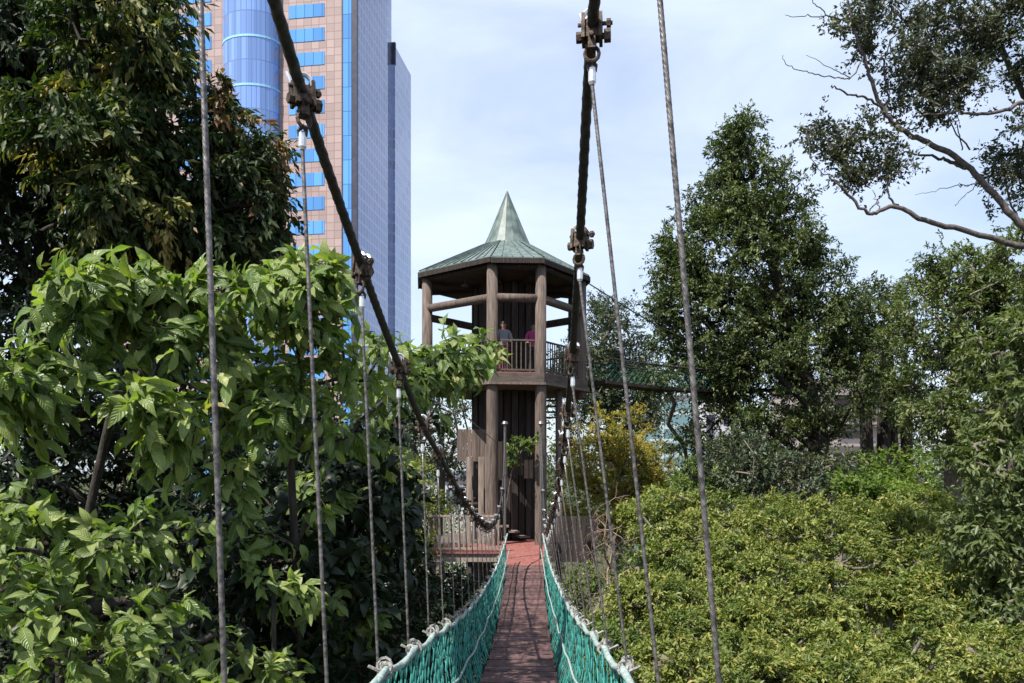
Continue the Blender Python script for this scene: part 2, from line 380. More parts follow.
BR = empty('suspension_bridge', (0, 0, 0), 0, 'narrow rope suspension bridge with plank deck, green side nets and steel hanger cables', 'bridge')
clampM = clamp_mesh(1); ubM = ubolt_mesh()
ferM = MB(); ferM.tube([(0, 0, -.142), (0, 0, -.15), (0, 0, -.2), (0, 0, -.212)], [.008, .0165, .0165, .01], 10); 
thM = MB(); thM.tube([(0, 0, -.12), (.016, 0, -.14), (.012, 0, -.16)], .009, 6); thM.tube([(0, 0, -.12), (-.016, 0, -.14), (-.012, 0, -.16)], .009, 6)
meshes = {}
for side, tab in ((-1, LC), (1, RC)):
    dd = []; d = -8.0
    while d < 20.5:
        dd.append(d); d += .02 if 0 < d < 7 else (.05 if 7 <= d < 12 else .15)
    dd.append(20.5)
    mb = MB(); mb.tube([cable_pt(tab, d) for d in dd], .0162, 18, twist=30, lobes=3, lobe=.35)
    mb.build('main_cable', M['darksteel'], BR, smooth=True)
    ds = [1.9 + S * k for k in range(-2, 20)]
    for d in ds:
        if d > 19.3 or .5 < d < 1.5: continue
        t = cable_pt(tab, d); T = cable_pt(tab, d + .05) - cable_pt(tab, d - .05); pit = math.atan2(T[2], T[1])
        bx_ = xc(d) + side * (hw(d) + .035); zb = zr(d) - .1
        p1 = np.array([bx_, d, zb]) - t; L = np.linalg.norm(p1)
        mb = MB(); a = np.array([0, 0, -.2])
        k = int(L / (.0035 if d < 2.5 else .005 if d < 3.5 else .01 if d < 5 else .15)) + 2
        k = min(k, 1300)
        pts = [a + (p1 - a) * q / k for q in range(k + 1)]
        mb.tube(pts, .0046 if d < 5 else .0066, (24 if d < 3 else 18) if d < 5 else 6, twist=(70 if d < 5 else 0), lobes=6 if d < 5 else 0, lobe=.6)
        o = mb.build('suspender', M['steel'], BR, smooth=True); o.location = tuple(t)
        sc = 1.0
        for nm, mbx, mt in (('clamp', clampM, 'rust'), ('shackle', ubM, 'silver'), ('ferrule', ferM, 'silver'), ('thimble', thM, 'darksteel')):
            if nm not in meshes:
                oo = mbx.build(nm, M[mt], o, smooth=False); meshes[nm] = oo.data
            else:
                oo = bpy.data.objects.new(nm, meshes[nm]); col.objects.link(oo); oo.parent = o
            oo.scale = (.85, .85, .95)
            if nm in ('clamp', 'shackle'): oo.rotation_euler = (pit * .35, 0, R(14) * side * -1 + random.Random(int(d * 37) + side).uniform(-.9, .5))
        # lashing where the suspender meets the hand rope
        lb = MB(); rs = random.Random(int(d * 100) + side)
        c = np.array([bx_ - side * .02, d, zr(d)]) - t
        for q in range(5):
            a_ = rs.uniform(0, 3); lb.torus(c + np.array([rs.uniform(-.015, .015), rs.uniform(-.05, .05), rs.uniform(-.02, .02)]), .026 + rs.uniform(0, .01), .008, (math.cos(a_), 0.3 * math.sin(a_), 0), (0, .3, 1), 9, 5)
        lb.tube([c + np.array([side * .01, -.04, 0]), c + np.array([side * .06, -.06, .03])], .008, 5)
        lb.build('lashing', M['lash'], o)
    # hand rope, mid rope
    dr = np.arange(-6, 19.6, .06)
    def sagz(d):
        ph = ((d - 1.9) / S) % 1; return -.035 * math.sin(math.pi * ph) if d < 19 else 0
    mb = MB(); mb.tube([(xc(d) + side * hw(d), d, zr(d) + sagz(d)) for d in dr], (.0135), 12, twist=40, lobes=3, lobe=.5); mb.build('hand_rope', M['rope'], BR, smooth=True)
    mb = MB(); mb.tube([(xc(d) + side * (hw(d) - .05), d, zd(d) + .33 + .02 * math.sin(d * 3.3)) for d in dr], .011, 8); mb.build('mid_rope', M['rope'], BR, smooth=True)
    # net: diamond cords between the hand rope and the deck edge
    rs = random.Random(5 + side); cell = .062; nh = 9
    mb = MB(); d0, d1 = -2.0, 19.35; nd = int((d1 - d0) / cell)
    jit = {}
    def npt(i, j):
        if (i, j) in jit: return jit[(i, j)]
        d = d0 + i * cell; t = j / nh
        ztop = zr(d) + sagz(d); zbt = zd(d) + .01
        z = ztop + (zbt - ztop) * t
        x = xc(d) + side * (hw(d) * (1 - t) + .44 * t + .05 * math.sin(math.pi * t) + .012 * math.sin(d * 5 + t * 4))
        p = np.array([x + rs.uniform(-.008, .008), d + rs.uniform(-.012, .012), z + rs.uniform(-.012, .012)]); jit[(i, j)] = p; return p
    for i in range(nd):
        for j in range(nh):
            if (i + j) % 2 == 0: pr = [((i, j), (i + 1, j + 1))]
            else: pr = [((i + 1, j), (i, j + 1))]
            for A_, B_ in pr: mb.tube([npt(*A_), npt(*B_)], .0042, 4, cap=False)
            if rs.random() < .12: mb.tube([npt(i, j), npt(i, j + 1)], .0042, 4, cap=False)
    mb.build('side_net', M['net'], BR)
    # steel ladder beam under the deck edge and end post
    mb = MB(); dq = list(np.arange(-6, 19.3, .4)) + [19.3]
    for a_, b_ in zip(dq[:-1], dq[1:]): mb.bar((xc(a_) + side * .36, a_, zd(a_) - .075), (xc(b_) + side * .36, b_, zd(b_) - .075), .04, .07)
    mb.build('deck_beam', M['steel'], BR)
    x_ = LC[-1][1] if side < 0 else RC[-1][1]
    mb = MB(); mb.tube([(x_, 20.55, -2.33), (x_, 20.55, 1.1)], .035, 10); mb.tube([(x_, 20.55, 1.1), (x_, 20.55, 1.13), (x_, 20.55, 1.2)], [.03, .09, .06], 10)
    mb.build('anchor_post', M['steel'], BR, smooth=False)
# deck planks
mb = MB(); rs = random.Random(3); d = -6.0
while d < 19.1:
    w = .19 + rs.uniform(-.01, .01); e = d + w - .012
    a = np.array([xc(d), d, zd(d)]); b = np.array([xc(e), e, zd(e)])
    dz = rs.uniform(-.004, .004); ww = .86 + rs.uniform(-.02, .02)
    mb.bar(a + (rs.uniform(-.008, .008), 0, dz - .015), b + (rs.uniform(-.008, .008), 0, dz - .015), ww, .03)
    d += w
o = mb.build('plank_deck', M['plank'], BR)

# ================================================================== TOWER
TZ0, TZ1, TEAVE = -2.33, 2.88, 6.33
CX, CY, ROT = -.16, 26.9, R(6.4)
TW = empty('lookout_tower', (CX, CY, GROUND), ROT, 'timber octagonal lookout tower with a green pointed roof at the end of the rope bridge', 'tower')
G = -GROUND                                       # tower children are in local coordinates: add G to heights
h = lambda z: z + G
def octa(a, b): return [(-a, -b), (a, -b), (b - .3, -a), (b - .3, a), (a, b), (-a, b), (-b, a), (-b, -a)]
colp = octa(.74, 2.68)
M['roofmat'] = surf('green_metal_roof', (.05, .08, .073), (.14, .175, .16), 2.5, .5, .15, (2, 2, 1), spec=.4)
for ic, (x, y) in enumerate(colp):
    mb = MB(); mb.tube(([(x, y, 0), (x, y, h(TZ0))] if ic in (0, 1, 4, 5) else [(x, y, h(TZ1 - .6)), (x, y, h(TZ1 - .3))]) + [ (x, y, h(TZ1)), (x, y, h(TEAVE - .1))], [.19, .185, .175, .165], 16); mb.build('column', M['column'], TW, smooth=True)
for i in range(8):                                 # ring of round beams below the eaves
    a, b = colp[i], colp[(i + 1) % 8]
    mb = MB(); mb.tube([(*a, h(5.15)), (*b, h(5.15))], .13, 14); mb.build('ring_beam', M['column'], TW, smooth=True)
    mb = MB(); mb.tube([(*a, h(6.12)), (*b, h(6.12))], .10, 10); mb.build('eave_beam', M['slat'], TW, smooth=True)
# roof: low octagonal skirt with seams, then steep spire
ev = octa(.78, 2.86); R0 = .82
sp = [(R0 * math.cos(R(a)), R0 * math.sin(R(a))) for a in (-112.5, -67.5, -22.5, 22.5, 67.5, 112.5, 157.5, 202.5)]
mb = MB()
V = [(x * 1.03, y * 1.03, h(TEAVE)) for x, y in ev] + [(x, y, h(7.42)) for x, y in sp]
V += [(x * 1.03, y * 1.03, h(TEAVE - .09)) for x, y in ev] + [(x * .98, y * .98, h(7.30)) for x, y in sp]
fs = []
for i in range(8):
    j = (i + 1) % 8; fs += [(i, j, 8 + j, 8 + i), (16 + j, 16 + i, 24 + i, 24 + j), (i, 16 + i, 16 + j, j)]
mb.add(V, fs)
for i in range(8):
    j = (i + 1) % 8
    A0, A1, B0, B1 = [np.array(V[q]) for q in (i, j, 8 + i, 8 + j)]
    k = max(3, int(np.linalg.norm(A1 - A0) / .3))
    for q in range(k + 1):
        t = q / k; mb.bar(A0 + (A1 - A0) * t + (0, 0, .015), B0 + (B1 - B0) * t + (0, 0, .015), .03, .035)
RF = mb.build('roof', M['roofmat'], TW)
mb = MB(); N8 = 16; prof = [(.86, 7.36), (.79, 7.44), (.66, 7.72), (.47, 8.17), (.25, 8.72), (.09, 9.1), (.015, 9.30)]
vv = [(r * math.cos(2 * math.pi * (k + .5) / N8), r * math.sin(2 * math.pi * (k + .5) / N8), h(z)) for r, z in prof for k in range(N8)]
mb.add(vv, [(a * N8 + k, a * N8 + (k + 1) % N8, (a + 1) * N8 + (k + 1) % N8, (a + 1) * N8 + k) for a in range(len(prof) - 1) for k in range(N8)])
for k in range(N8):
    for a in range(1, len(prof) - 1): mb.bar(np.array(vv[a * N8 + k]), np.array(vv[(a + 1) * N8 + k]), .018, .018)
mb.build('spire', M['roofmat'], RF)
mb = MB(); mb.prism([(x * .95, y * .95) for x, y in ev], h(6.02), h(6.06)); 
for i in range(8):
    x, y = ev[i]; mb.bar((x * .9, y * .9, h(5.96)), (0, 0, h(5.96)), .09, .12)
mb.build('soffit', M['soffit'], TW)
mb = MB(); e2 = [(x * 1.035, y * 1.035, 0) for x, y in ev]
for i in range(8): mb.bar(np.array(e2[i]) + (0, 0, h(TEAVE - .13)), np.array(e2[(i + 1) % 8]) + (0, 0, h(TEAVE - .1)), .05, .15)
mb.build('fascia', M['slat'], RF)
# a ceiling fan / lamp silhouette under the eave
mb = MB(); mb.tube([(-1.5, -1.6, h(6.0)), (-1.5, -1.6, h(5.75))], .02, 6); mb.torus((-1.5, -1.6, h(5.72)), .1, .03, (1, 0, 0), (0, 1, 0), 10, 6); mb.build('ceiling_lamp', M['soffit'], TW)
def railing(a, b, z, parent, mat, step=.13, H=1.0, nm='railing', bw=.03):
    a = np.array([*a, 0.]); b = np.array([*b, 0.]); d = b - a; L = np.linalg.norm(d); mb = MB()
    for zz, hh in ((H, .05), (.1, .05)): mb.bar(a + (0, 0, z + zz), b + (0, 0, z + zz), .06, hh)
    k = int(L / step)
    for q in range(k + 1):
        p = a + d * q / k; mb.box(p + (0, 0, z + H / 2 + .03), (bw, bw, H - .12))
    return mb.build(nm, mat, parent)
# upper floor with fascia
mb = MB(); mb.prism(octa(.82, 2.88), h(TZ1 - .36), h(TZ1 - .02)); UF = mb.build('upper_floor', M['beam'], TW)
mb = MB(); mb.prism(octa(.80, 2.8), h(TZ1 - .02), h(TZ1 + .02)); mb.build('floor_boards', M['redplank'], UF)
mb = MB(); mb.prism(octa(.86, 2.94), h(TZ1 - .37), h(TZ1 - .30)); mb.build('edge_trim', M['panel'], UF)
for i in range(8):
    a, b = colp[i], colp[(i + 1) % 8]; a = np.array(a) * .99; b = np.array(b) * .99
    u = (b - a) / np.linalg.norm(b - a); railing(a + u * .17, b - u * .17, h(TZ1), TW, M['beam'])
# central shaft of vertical battens
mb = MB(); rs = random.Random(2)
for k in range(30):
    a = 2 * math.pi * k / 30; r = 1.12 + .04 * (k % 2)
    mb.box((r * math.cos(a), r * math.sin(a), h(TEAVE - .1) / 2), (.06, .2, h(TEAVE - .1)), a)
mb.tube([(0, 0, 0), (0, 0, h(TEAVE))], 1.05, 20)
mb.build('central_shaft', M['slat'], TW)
# stair winding round the shaft, with a boarded outer skirt
mb = MB(); sk = MB(); n = 30; zs0, zs1 = TZ0, TZ1 - .1
for k in range(n):
    a0 = R(-60) - k * R(11.5); a1 = a0 - R(11.5); z = zs0 + (zs1 - zs0) * k / n
    r0, r1 = 1.15, 1.75
    P = [(r0 * math.cos(a0), r0 * math.sin(a0)), (r1 * math.cos(a0), r1 * math.sin(a0)), (r1 * math.cos(a1), r1 * math.sin(a1)), (r0 * math.cos(a1), r0 * math.sin(a1))]
    mb.prism(P[::-1], h(z - .05), h(z))
mb.build('stair_treads', M['panel'], TW); 
for q in range(9): sk.box((-1.62 + q * .135, -1.35, h(.72)), (.125, .04, 1.02))
for q in range(7): sk.box((-1.68, -1.3 + q * .135, h(.72)), (.04, .125, 1.02))
sk.build('stair_skirt', M['panel'], TW)
for (x, y) in ((-1.35, -1.55), (-1.0, -1.9), (-.75, -1.55), (1.5, -1.5)):
    mb = MB(); mb.tube([(x, y, 0), (x, y, h(.35 if x < 0.5 else 2.5) if not (0 < x < .5) else h(-.3))], .11, 12); mb.build('stair_post', M['column'], TW, smooth=True)
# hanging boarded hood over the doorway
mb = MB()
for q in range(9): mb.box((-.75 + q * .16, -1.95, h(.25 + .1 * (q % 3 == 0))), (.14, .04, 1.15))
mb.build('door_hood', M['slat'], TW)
# lower floor, front landing and side balconies
mb = MB(); mb.prism(octa(.82, 2.86), h(TZ0 - .3), h(TZ0 - .02)); LF = mb.build('lower_floor', M['beam'], TW)
def tl(x, y):                                      # world to tower-local
    dx, dy = x - CX, y - CY; c, s_ = math.cos(-ROT), math.sin(-ROT); return (dx * c - dy * s_, dx * s_ + dy * c)
def quad(mb, pts, z0, z1): mb.prism([tl(*p) for p in pts], h(z0), h(z1))
mb = MB(); quad(mb, [(-.25, 19.12), (.92, 19.12), (.95, 24.2), (-.45, 24.2)], TZ0 - .03, TZ0 + .002); quad(mb, [(-.5, 24.2), (1.2, 24.2), (1.2, 26), (-.5, 26)], TZ0 - .015, TZ0 + .006)
mb.build('landing_boards', M['redplank'], TW)
mb = MB(); quad(mb, [(-.3, 19.15), (.97, 19.15), (.97, 22), (-.3, 22)], TZ0 - .3, TZ0 - .04)
mb.build('landing_beams', M['beam'], TW)
mb = MB(); quad(mb, [(-2.32, 22.15), (-.3, 22.15), (-.3, 24.6), (-2.32, 24.6)], TZ0 - .27, TZ0 - .05); mb.build('balcony_beam', M['balrail'], TW)
mb = MB(); quad(mb, [(-2.36, 22.1), (-.29, 22.1), (-.29, 24.6), (-2.36, 24.6)], TZ0 - .045, TZ0); mb.build('balcony_boards', M['redplank'], TW)
railing(tl(-2.3, 22.17), tl(-.38, 22.17), h(TZ0), TW, M['balrail'], nm='balcony_railing', bw=.048); railing(tl(-2.3, 22.22), tl(-2.3, 24.4), h(TZ0), TW, M['balrail'], nm='balcony_railing', bw=.048)
mb = MB(); quad(mb, [(.97, 22.15), (2.3, 22.15), (2.3, 24.8), (.97, 24.8)], TZ0 - .27, TZ0); mb.build('balcony_beam', M['slat'], TW)  # dark slat colour here and on side_panel stands in for this balcony's shade
mb = MB()
for q in range(10): 
    p = tl(1.02 + q * .14, 22.17); mb.box((p[0], p[1], h(TZ0 + .5)), (.125, .03, 1.0), -ROT)
mb.build('side_panel', M['slat'], TW)
for p in ((-2.2, 22.3), (-1.2, 22.3), (-.35, 22.3), (2.2, 22.3), (.9, 19.3), (-.25, 19.3)):
    x, y = tl(*p); mb = MB(); mb.tube([(x, y, 0), (x, y, h(TZ0 - .27))], .08, 10); mb.build('platform_post', M['slat'], TW, smooth=True)

# wire ropes tied across the tower and out to the right
def wire(name, pts, r, mat, label, cat, beads=()):
    root = empty(name, tuple(pts[0]), 0, label, cat); p0 = np.array(pts[0]); mb = MB(); P = [np.array(p) - p0 for p in pts]
    mb.tube(P, r, 6); mb.build('strand', mat, root, smooth=True)
    for i in beads:
        b = MB(); c = P[0] + (P[-1] - P[0]) * i; 
        k = i * (len(P) - 1); k0 = int(k); c = P[k0] + (P[min(k0 + 1, len(P) - 1)] - P[k0]) * (k - k0)
        b.tube([c + (-.09, 0, .0), c + (-.05, 0, .0), c + (.05, 0, 0), c + (.09, 0, 0)], [.02, .06, .06, .02], 8); b.build('cable_clip', M['darksteel'], root)
# second walkway leaving the tower on the right
W = empty('canopy_walkway', (2.9, 26.9, TZ1), 0, 'second green-netted walkway crossing behind the trees to the right of the tower', 'walkway')
p0 = np.array([2.9, 26.9, TZ1]); p1 = np.array([17, 38.0, TZ1 + 1.5]); nW = 60
wp = lambda t: (p1 - p0) * t + np.array([0, 0, -.5 * 4 * t * (1 - t)])
dirw = unit((p1 - p0)[None])[0]; sdw = np.array([dirw[1], -dirw[0], 0]); sdw /= np.linalg.norm(sdw)
mb = MB()
for k in range(nW): mb.bar(wp(k / nW), wp((k + .92) / nW), .8, .12)
mb.build('plank_deck', M['slat'], W)
for s_ in (-1, 1):
    nb = MB(); rb = MB()
    for k in range(nW * 2):
        for j in range(5):
            a = wp(k / nW / 2); b = wp((k + 1) / nW / 2); f = lambda q, t: q + sdw * s_ * (.42 + .12 * t) + np.array([0, 0, .75 * t])
            if (k + j) % 2: nb.tube([f(a, j / 5), f(b, (j + 1) / 5)], .012, 3, cap=False)
            else: nb.tube([f(b, j / 5), f(a, (j + 1) / 5)], .012, 3, cap=False)
    rb.tube([wp(t) + sdw * s_ * .55 + np.array([0, 0, .75]) for t in np.linspace(0, 1, 40)], .03, 6)
    nb.build('side_net', M['olivenet'], W); rb.build('hand_rope', M['slat'], W)
wire('guy_wire', [at(588, 283, 26.3), at(610, 297, 26.6), at(632, 311, 27), at(660, 327, 27.5), at(700, 345, 28.5), at(760, 372, 30)], .022, M['darksteel'], 'thin dark guy wire sloping down to the right from the tower roof', 'wire', beads=(.24, .44))
wire('stay_wire', [at(380, 378, 8.5), at(440, 403, 13), at(470, 420, 16), at(497, 443, 24)], .009, M['steel'], 'thin grey stay wire passing through the left leaves to the tower column', 'wire')

# ================================================================== PEOPLE on the upper floor
def person(x, y, z, rz, H, top, bottom, label, lean=0.0, hairc=(.012, .01, .009), skinc=(.28, .16, .11)):
    root = empty('person', (x, y, z), rz, label, 'person', None)
    k = H / 1.7
    m_s, _, b = newmat('skin'); b.inputs['Base Color'].default_value = (*skinc, 1); b.inputs['Roughness'].default_value = .55
    V = {}; E = []; 
    def j(n, p, r, par=None):
        V[n] = (np.array(p) * k + np.array([0, -lean * max(0, p[2] - .95), 0]), r * k)
        if par: E.append((par, n))
    j('pel', (0, 0, .95), .13); j('wai', (0, .0, 1.1), .115, 'pel'); j('che', (0, 0, 1.28), .135, 'wai'); j('nk0', (0, 0, 1.43), .075, 'che'); j('nk', (0, -.01, 1.49), .052, 'nk0')
    j('jaw', (0, -.03, 1.55), .07, 'nk'); j('hd', (0, -.02, 1.62), .088, 'jaw'); j('top', (0, -.005, 1.675), .06, 'hd')
    for s in (-1, 1):
        t = str(s)
        j('hip' + t, (s * .1, 0, .88), .095, 'pel'); j('kn' + t, (s * .11, -.02, .48), .06, 'hip' + t); j('an' + t, (s * .11, .02, .09), .04, 'kn' + t); j('to' + t, (s * .13, -.14, .035), .032, 'an' + t)
        j('sh' + t, (s * .19, 0, 1.38), .062, 'nk0'); j('el' + t, (s * .26, -.03, 1.12), .043, 'sh' + t); j('wr' + t, (s * .2, -.26, 1.05), .028, 'el' + t); j('pa' + t, (s * .185, -.33, 1.045), .03, 'wr' + t)
        for q, (dx, L) in enumerate(((-.03, .07), (-.01, .085), (.012, .08), (.032, .065))):
            j('f%d' % q + t, (s * .185 + dx, -.33 - L * .6, 1.04), .01, 'pa' + t); j('g%d' % q + t, (s * .185 + dx, -.33 - L, 1.015), .008, 'f%d' % q + t)
        j('th' + t, (s * .185 - s * .055, -.33, 1.03), .011, 'wr' + t)
    names = list(V); idx = {n: i for i, n in enumerate(names)}
    def skin(nm, keep, mat, grow, par):
        ks = [n for n in names if n in keep]; ix = {n: i for i, n in enumerate(ks)}
        me = bpy.data.meshes.new(nm); me.from_pydata([tuple(V[n][0]) for n in ks], [(ix[a], ix[b_]) for a, b_ in E if a in ix and b_ in ix], [])
        o = link(nm, me, mat, par); md = o.modifiers.new('s', 'SKIN')
        sv = me.skin_vertices[0].data if me.skin_vertices else None
        if sv is None:
            bpy.context.view_layer.objects.active = o
            bpy.ops.mesh.customdata_skin_add(); sv = me.skin_vertices[0].data
        for i, n in enumerate(ks): r_ = V[n][1] + grow; sv[i].radius = (r_ * (1.25 if n in ('pel', 'wai', 'che') else 1), r_ * (.85 if n in ('pel', 'wai', 'che') else 1)); sv[i].use_root = (i == 0)
        sb = o.modifiers.new('b', 'SUBSURF'); sb.levels = 1; sb.render_levels = 2
        return o
    body = skin('body', set(names), m_s, 0, root)
    mt, _, b = newmat('shirt_cloth'); b.inputs['Base Color'].default_value = (*top, 1); b.inputs['Roughness'].default_value = .9
    skin('shirt', {'pel', 'wai', 'che', 'nk0', 'sh1', 'sh-1', 'el1', 'el-1'}, mt, .016, root)
    mt, _, b = newmat('trouser_cloth'); b.inputs['Base Color'].default_value = (*bottom, 1); b.inputs['Roughness'].default_value = .9
    skin('trousers', {'pel', 'hip1', 'hip-1', 'kn1', 'kn-1', 'an1', 'an-1'}, mt, .013, root)
    hb = MB(); hd = V['hd'][0]; n, m = 10, 14
    vs = []; fs = []
    for a in range(n):
        ph = (a / (n - 1)) * R(120)
        for c in range(m):
            th = 2 * math.pi * c / m; front = max(0, -math.sin(th)); p2 = ph * (1 - .42 * front)
            vs.append(hd + np.array([.093 * math.sin(p2) * math.cos(th), .1 * math.sin(p2) * math.sin(th) + .012, .108 * math.cos(p2) + .015]) * k)
    fs = [(a * m + c, a * m + (c + 1) % m, (a + 1) * m + (c + 1) % m, (a + 1) * m + c) for a in range(n - 1) for c in range(m)]
    hb.add(vs, fs); mh, _, b = newmat('hair_mat'); b.inputs['Base Color'].default_value = (*hairc, 1); b.inputs['Roughness'].default_value = .6
    hb.build('hair', mh, root, smooth=True)
    me_, _, b = newmat('eye_mat'); b.inputs['Base Color'].default_value = (.02, .015, .012, 1)
    eb = MB()
    for s in (-1, 1): c = hd + np.array([s * .032, -.088, -.005]) * k; eb.tube([c, c + (0, -.008, 0)], .009, 8)
    c = hd + np.array([0, -.09, -.055]) * k; eb.bar(c + (-.022, 0, 0), c + (.022, 0, 0), .006, .006)
    eb.build('face_features', me_, root)
    nb = MB(); c = hd + np.array([0, -.09, -.02]) * k; nb.tube([c + (0, .01, .015), c + (0, -.012, -.012), c + (0, .008, -.02)], [.007, .014, .006], 8); nb.build('nose', m_s, root, smooth=True)
    for s in (-1, 1):
        eb = MB(); eb.torus(hd + np.array([s * .088, .0, -.012]) * k, .02, .008, (0, 1, 0), (0, 0, 1), 10, 5); eb.build('ear', m_s, root, smooth=True)
person(-2.02, 27.0, TZ1 + .02, R(25), 1.68, (.05, .06, .09), (.03, .035, .05), 'person in dark clothes leaning at the left end of the tower\'s upper floor', lean=.28)
person(.68, 25.0, TZ1 + .02, R(-5), 1.6, (.35, .04, .16), (.04, .035, .05), 'person in a magenta top standing behind the upper railing by the right front column')
person(-.26, 24.85, TZ1 + .02, R(10), 1.62, (.2, .2, .24), (.16, .04, .05), 'person in a grey patterned top beside the left front column of the upper floor')

# ================================================================== SKYSCRAPER
def facade(name, base, line, sx, sz, lw, rough, spec, metal=0, shift=0):
    m, nt, b = newmat(name); N = nt.nodes.new; L = nt.links.new
    tc = N('ShaderNodeTexCoord'); sp_ = N('ShaderNodeSeparateXYZ'); L(tc.outputs['Object'], sp_.inputs[0])
    ad = N('ShaderNodeMath'); ad.operation = 'ADD'; L(sp_.outputs[0], ad.inputs[0]); L(sp_.outputs[1], ad.inputs[1])
    def ln(src, s):
        a = N('ShaderNodeMath'); a.operation = 'MULTIPLY'; a.inputs[1].default_value = 1 / s; L(src, a.inputs[0])
        f = N('ShaderNodeMath'); f.operation = 'FRACT'; L(a.outputs[0], f.inputs[0])
        g = N('ShaderNodeMath'); g.operation = 'LESS_THAN'; g.inputs[1].default_value = lw / s; L(f.outputs[0], g.inputs[0]); return g
    l1 = ln(ad.outputs[0], sx); l2 = ln(sp_.outputs[2], sz)
    mxm = N('ShaderNodeMath'); mxm.operation = 'MAXIMUM'; L(l1.outputs[0], mxm.inputs[0]); L(l2.outputs[0], mxm.inputs[1])
    n = N('ShaderNodeTexNoise'); n.inputs['Scale'].default_value = .12; L(tc.outputs['Object'], n.inputs[0])
    # panel to panel variation
    sn = N('ShaderNodeVectorMath'); sn.operation = 'SNAP'; L(tc.outputs['Object'], sn.inputs[0]); sn.inputs[1].default_value = (sx, sx, sz)
    wn = N('ShaderNodeTexWhiteNoise'); L(sn.outputs[0], wn.inputs[0])
    hsv = N('ShaderNodeHueSaturation'); hsv.inputs['Color'].default_value = (*base, 1)
    mr = N('ShaderNodeMapRange'); mr.inputs[3].default_value = .78; mr.inputs[4].default_value = 1.2; L(wn.outputs[0], mr.inputs[0]); L(mr.outputs[0], hsv.inputs['Value'])
    mx = N('ShaderNodeMix'); mx.data_type = 'RGBA'; L(mxm.outputs[0], mx.inputs[0]); L(hsv.outputs[0], mx.inputs[6]); mx.inputs[7].default_value = (*line, 1)
    L(mx.outputs[2], b.inputs['Base Color']); b.inputs['Roughness'].default_value = rough; b.inputs['Specular IOR Level'].default_value = spec; b.inputs['Metallic'].default_value = metal
    return m
M['tile'] = facade('brown_tile', (.34, .25, .235), (.22, .155, .145), 1.3, 1.3, .12, .6, .3)
M['bglass'] = facade('blue_glass', (.09, .27, .6), (.04, .12, .3), 1.5, 3.95, .12, .15, .6)
M['sglass'] = facade('side_glass', (.15, .2, .36), (.29, .3, .42), 1.4, 1.98, .4, .1, .6, .5)
M['sglass2'] = facade('pale_side_glass', (.22, .28, .44), (.34, .37, .5), 1.4, 1.98, .4, .1, .6, .5)
M['bay'] = facade('bay_glass', (.22, .34, .62), (.14, .22, .45), .95, 3.95, .15, .12, .6, .4)
M['trimd'] = surf('dark_trim', (.03, .03, .05), (.05, .05, .08), 1, .5, 0)
M['trimb'] = surf('pale_blue_band', (.25, .5, .75), (.3, .55, .8), 1, .4, 0)
SK = empty('skyscraper', (-25.2, 130, -25), R(-8), 'tall brown-tiled office tower with blue glass windows rising behind the left trees', 'skyscraper')
g = 25.0
def sbox(name, x0, x1, y0, y1, z0, z1, mat, par=None):
    mb = MB(); mb.box(((x0 + x1) / 2, (y0 + y1) / 2, (z0 + z1) / 2 + g), (x1 - x0, y1 - y0, z1 - z0)); return mb.build(name, M[mat], par or SK)
fr = sbox('front_block', -42, -.9, 0, 16.5, -25, 99, 'tile')
sbox('side_facade', -.9, -.0, .45, 16.6, -25, 98.5, 'sglass'); sbox('recessed_facade', -8, -.7, 16.6, 21.8, -25, 96, 'sglass2')
sbox('rear_block', -10, .0, 21.8, 33.2, -25, 80, 'sglass2'); sbox('rear_parapet', -10, .06, 21.74, 22.3, 76.5, 80.7, 'trimd')
sbox('corner_trim', -.88, .05, -.08, .42, -25, 98, 'trimd')
ST = sbox('glass_strip', -2.3, -.9, -.12, .1, -25, 97, 'bglass')
sbox('strip_edge', -2.55, -2.3, -.14, .1, -25, 97, 'trimd')
for k in range(-5, 25):
    z = 74.9 - 3.95 * k
    for (x0, x1) in ((-11.6, -5.5), (-31.2, -25.2)): sbox('window', x0, x1, -.06, .2, z - 1.05, z + 1.1, 'bglass')
mb = MB(); n = 16; rb = 4.85; P = [(-18.0 + rb * math.cos(math.pi * k / n), -3.6 * math.sin(math.pi * k / n)) for k in range(n + 1)]
mb.prism([(x, y + .0) for x, y in reversed(P)], 0, 122 + 0); BY = mb.build('glass_bay', M['bay'], SK)
for k in range(-2, 12):
    z = 77.5 - 7.9 * k; mb = MB(); mb.prism([((x + 18) * 1.015 - 18, y * 1.02) for x, y in reversed(P)], z + g, z + .35 + g); mb.build('bay_ledge', M['trimb'], BY)

# other buildings seen in gaps between the trees
M['white'] = surf('white_render', (.4, .4, .42), (.52, .52, .54), 1, .7, .05)
M['teal'] = facade('teal_glass', (.12, .2, .22), (.36, .44, .44), 30, 1.6, .45, .25, .5)
M['apart'] = facade('pale_banded_wall', (.12, .1, .095), (.3, .26, .25), 60, 1.5, .75, .7, .2)
B1 = empty('glass_building', (17.0, 92, GROUND), R(-6), 'teal glass office block with white side wall seen in the gap beside the golden tree', 'building')
mb = MB(); mb.box((.5, 6, 9.5), (6.2, 12, 19)); mb.build('banded_glass', M['teal'], B1)
mb = MB(); mb.box((4.5, 6, 9.6), (1.6, 11, 19.2)); mb.build('side_wall', M['white'], B1)
B2 = empty('white_building', (23.5, 95, GROUND), R(5), 'plain white building with a sloping parapet half hidden behind the tall conical tree', 'building')
mb = MB(); mb.box((0, 6, 9.9), (7.5, 12, 19.8)); mb.build('wall', M['white'], B2)
for k in range(3):
    mb = MB(); mb.box((-2.2 + 2.2 * k, -.02, 17.2), (1.1, .1, 1.2)); mb.build('window', M['trimd'], B2)
mb = MB(); mb.box((0, 5.9, 19.95), (7.9, 12.3, .3)); mb.build('parapet', M['beam'], B2)
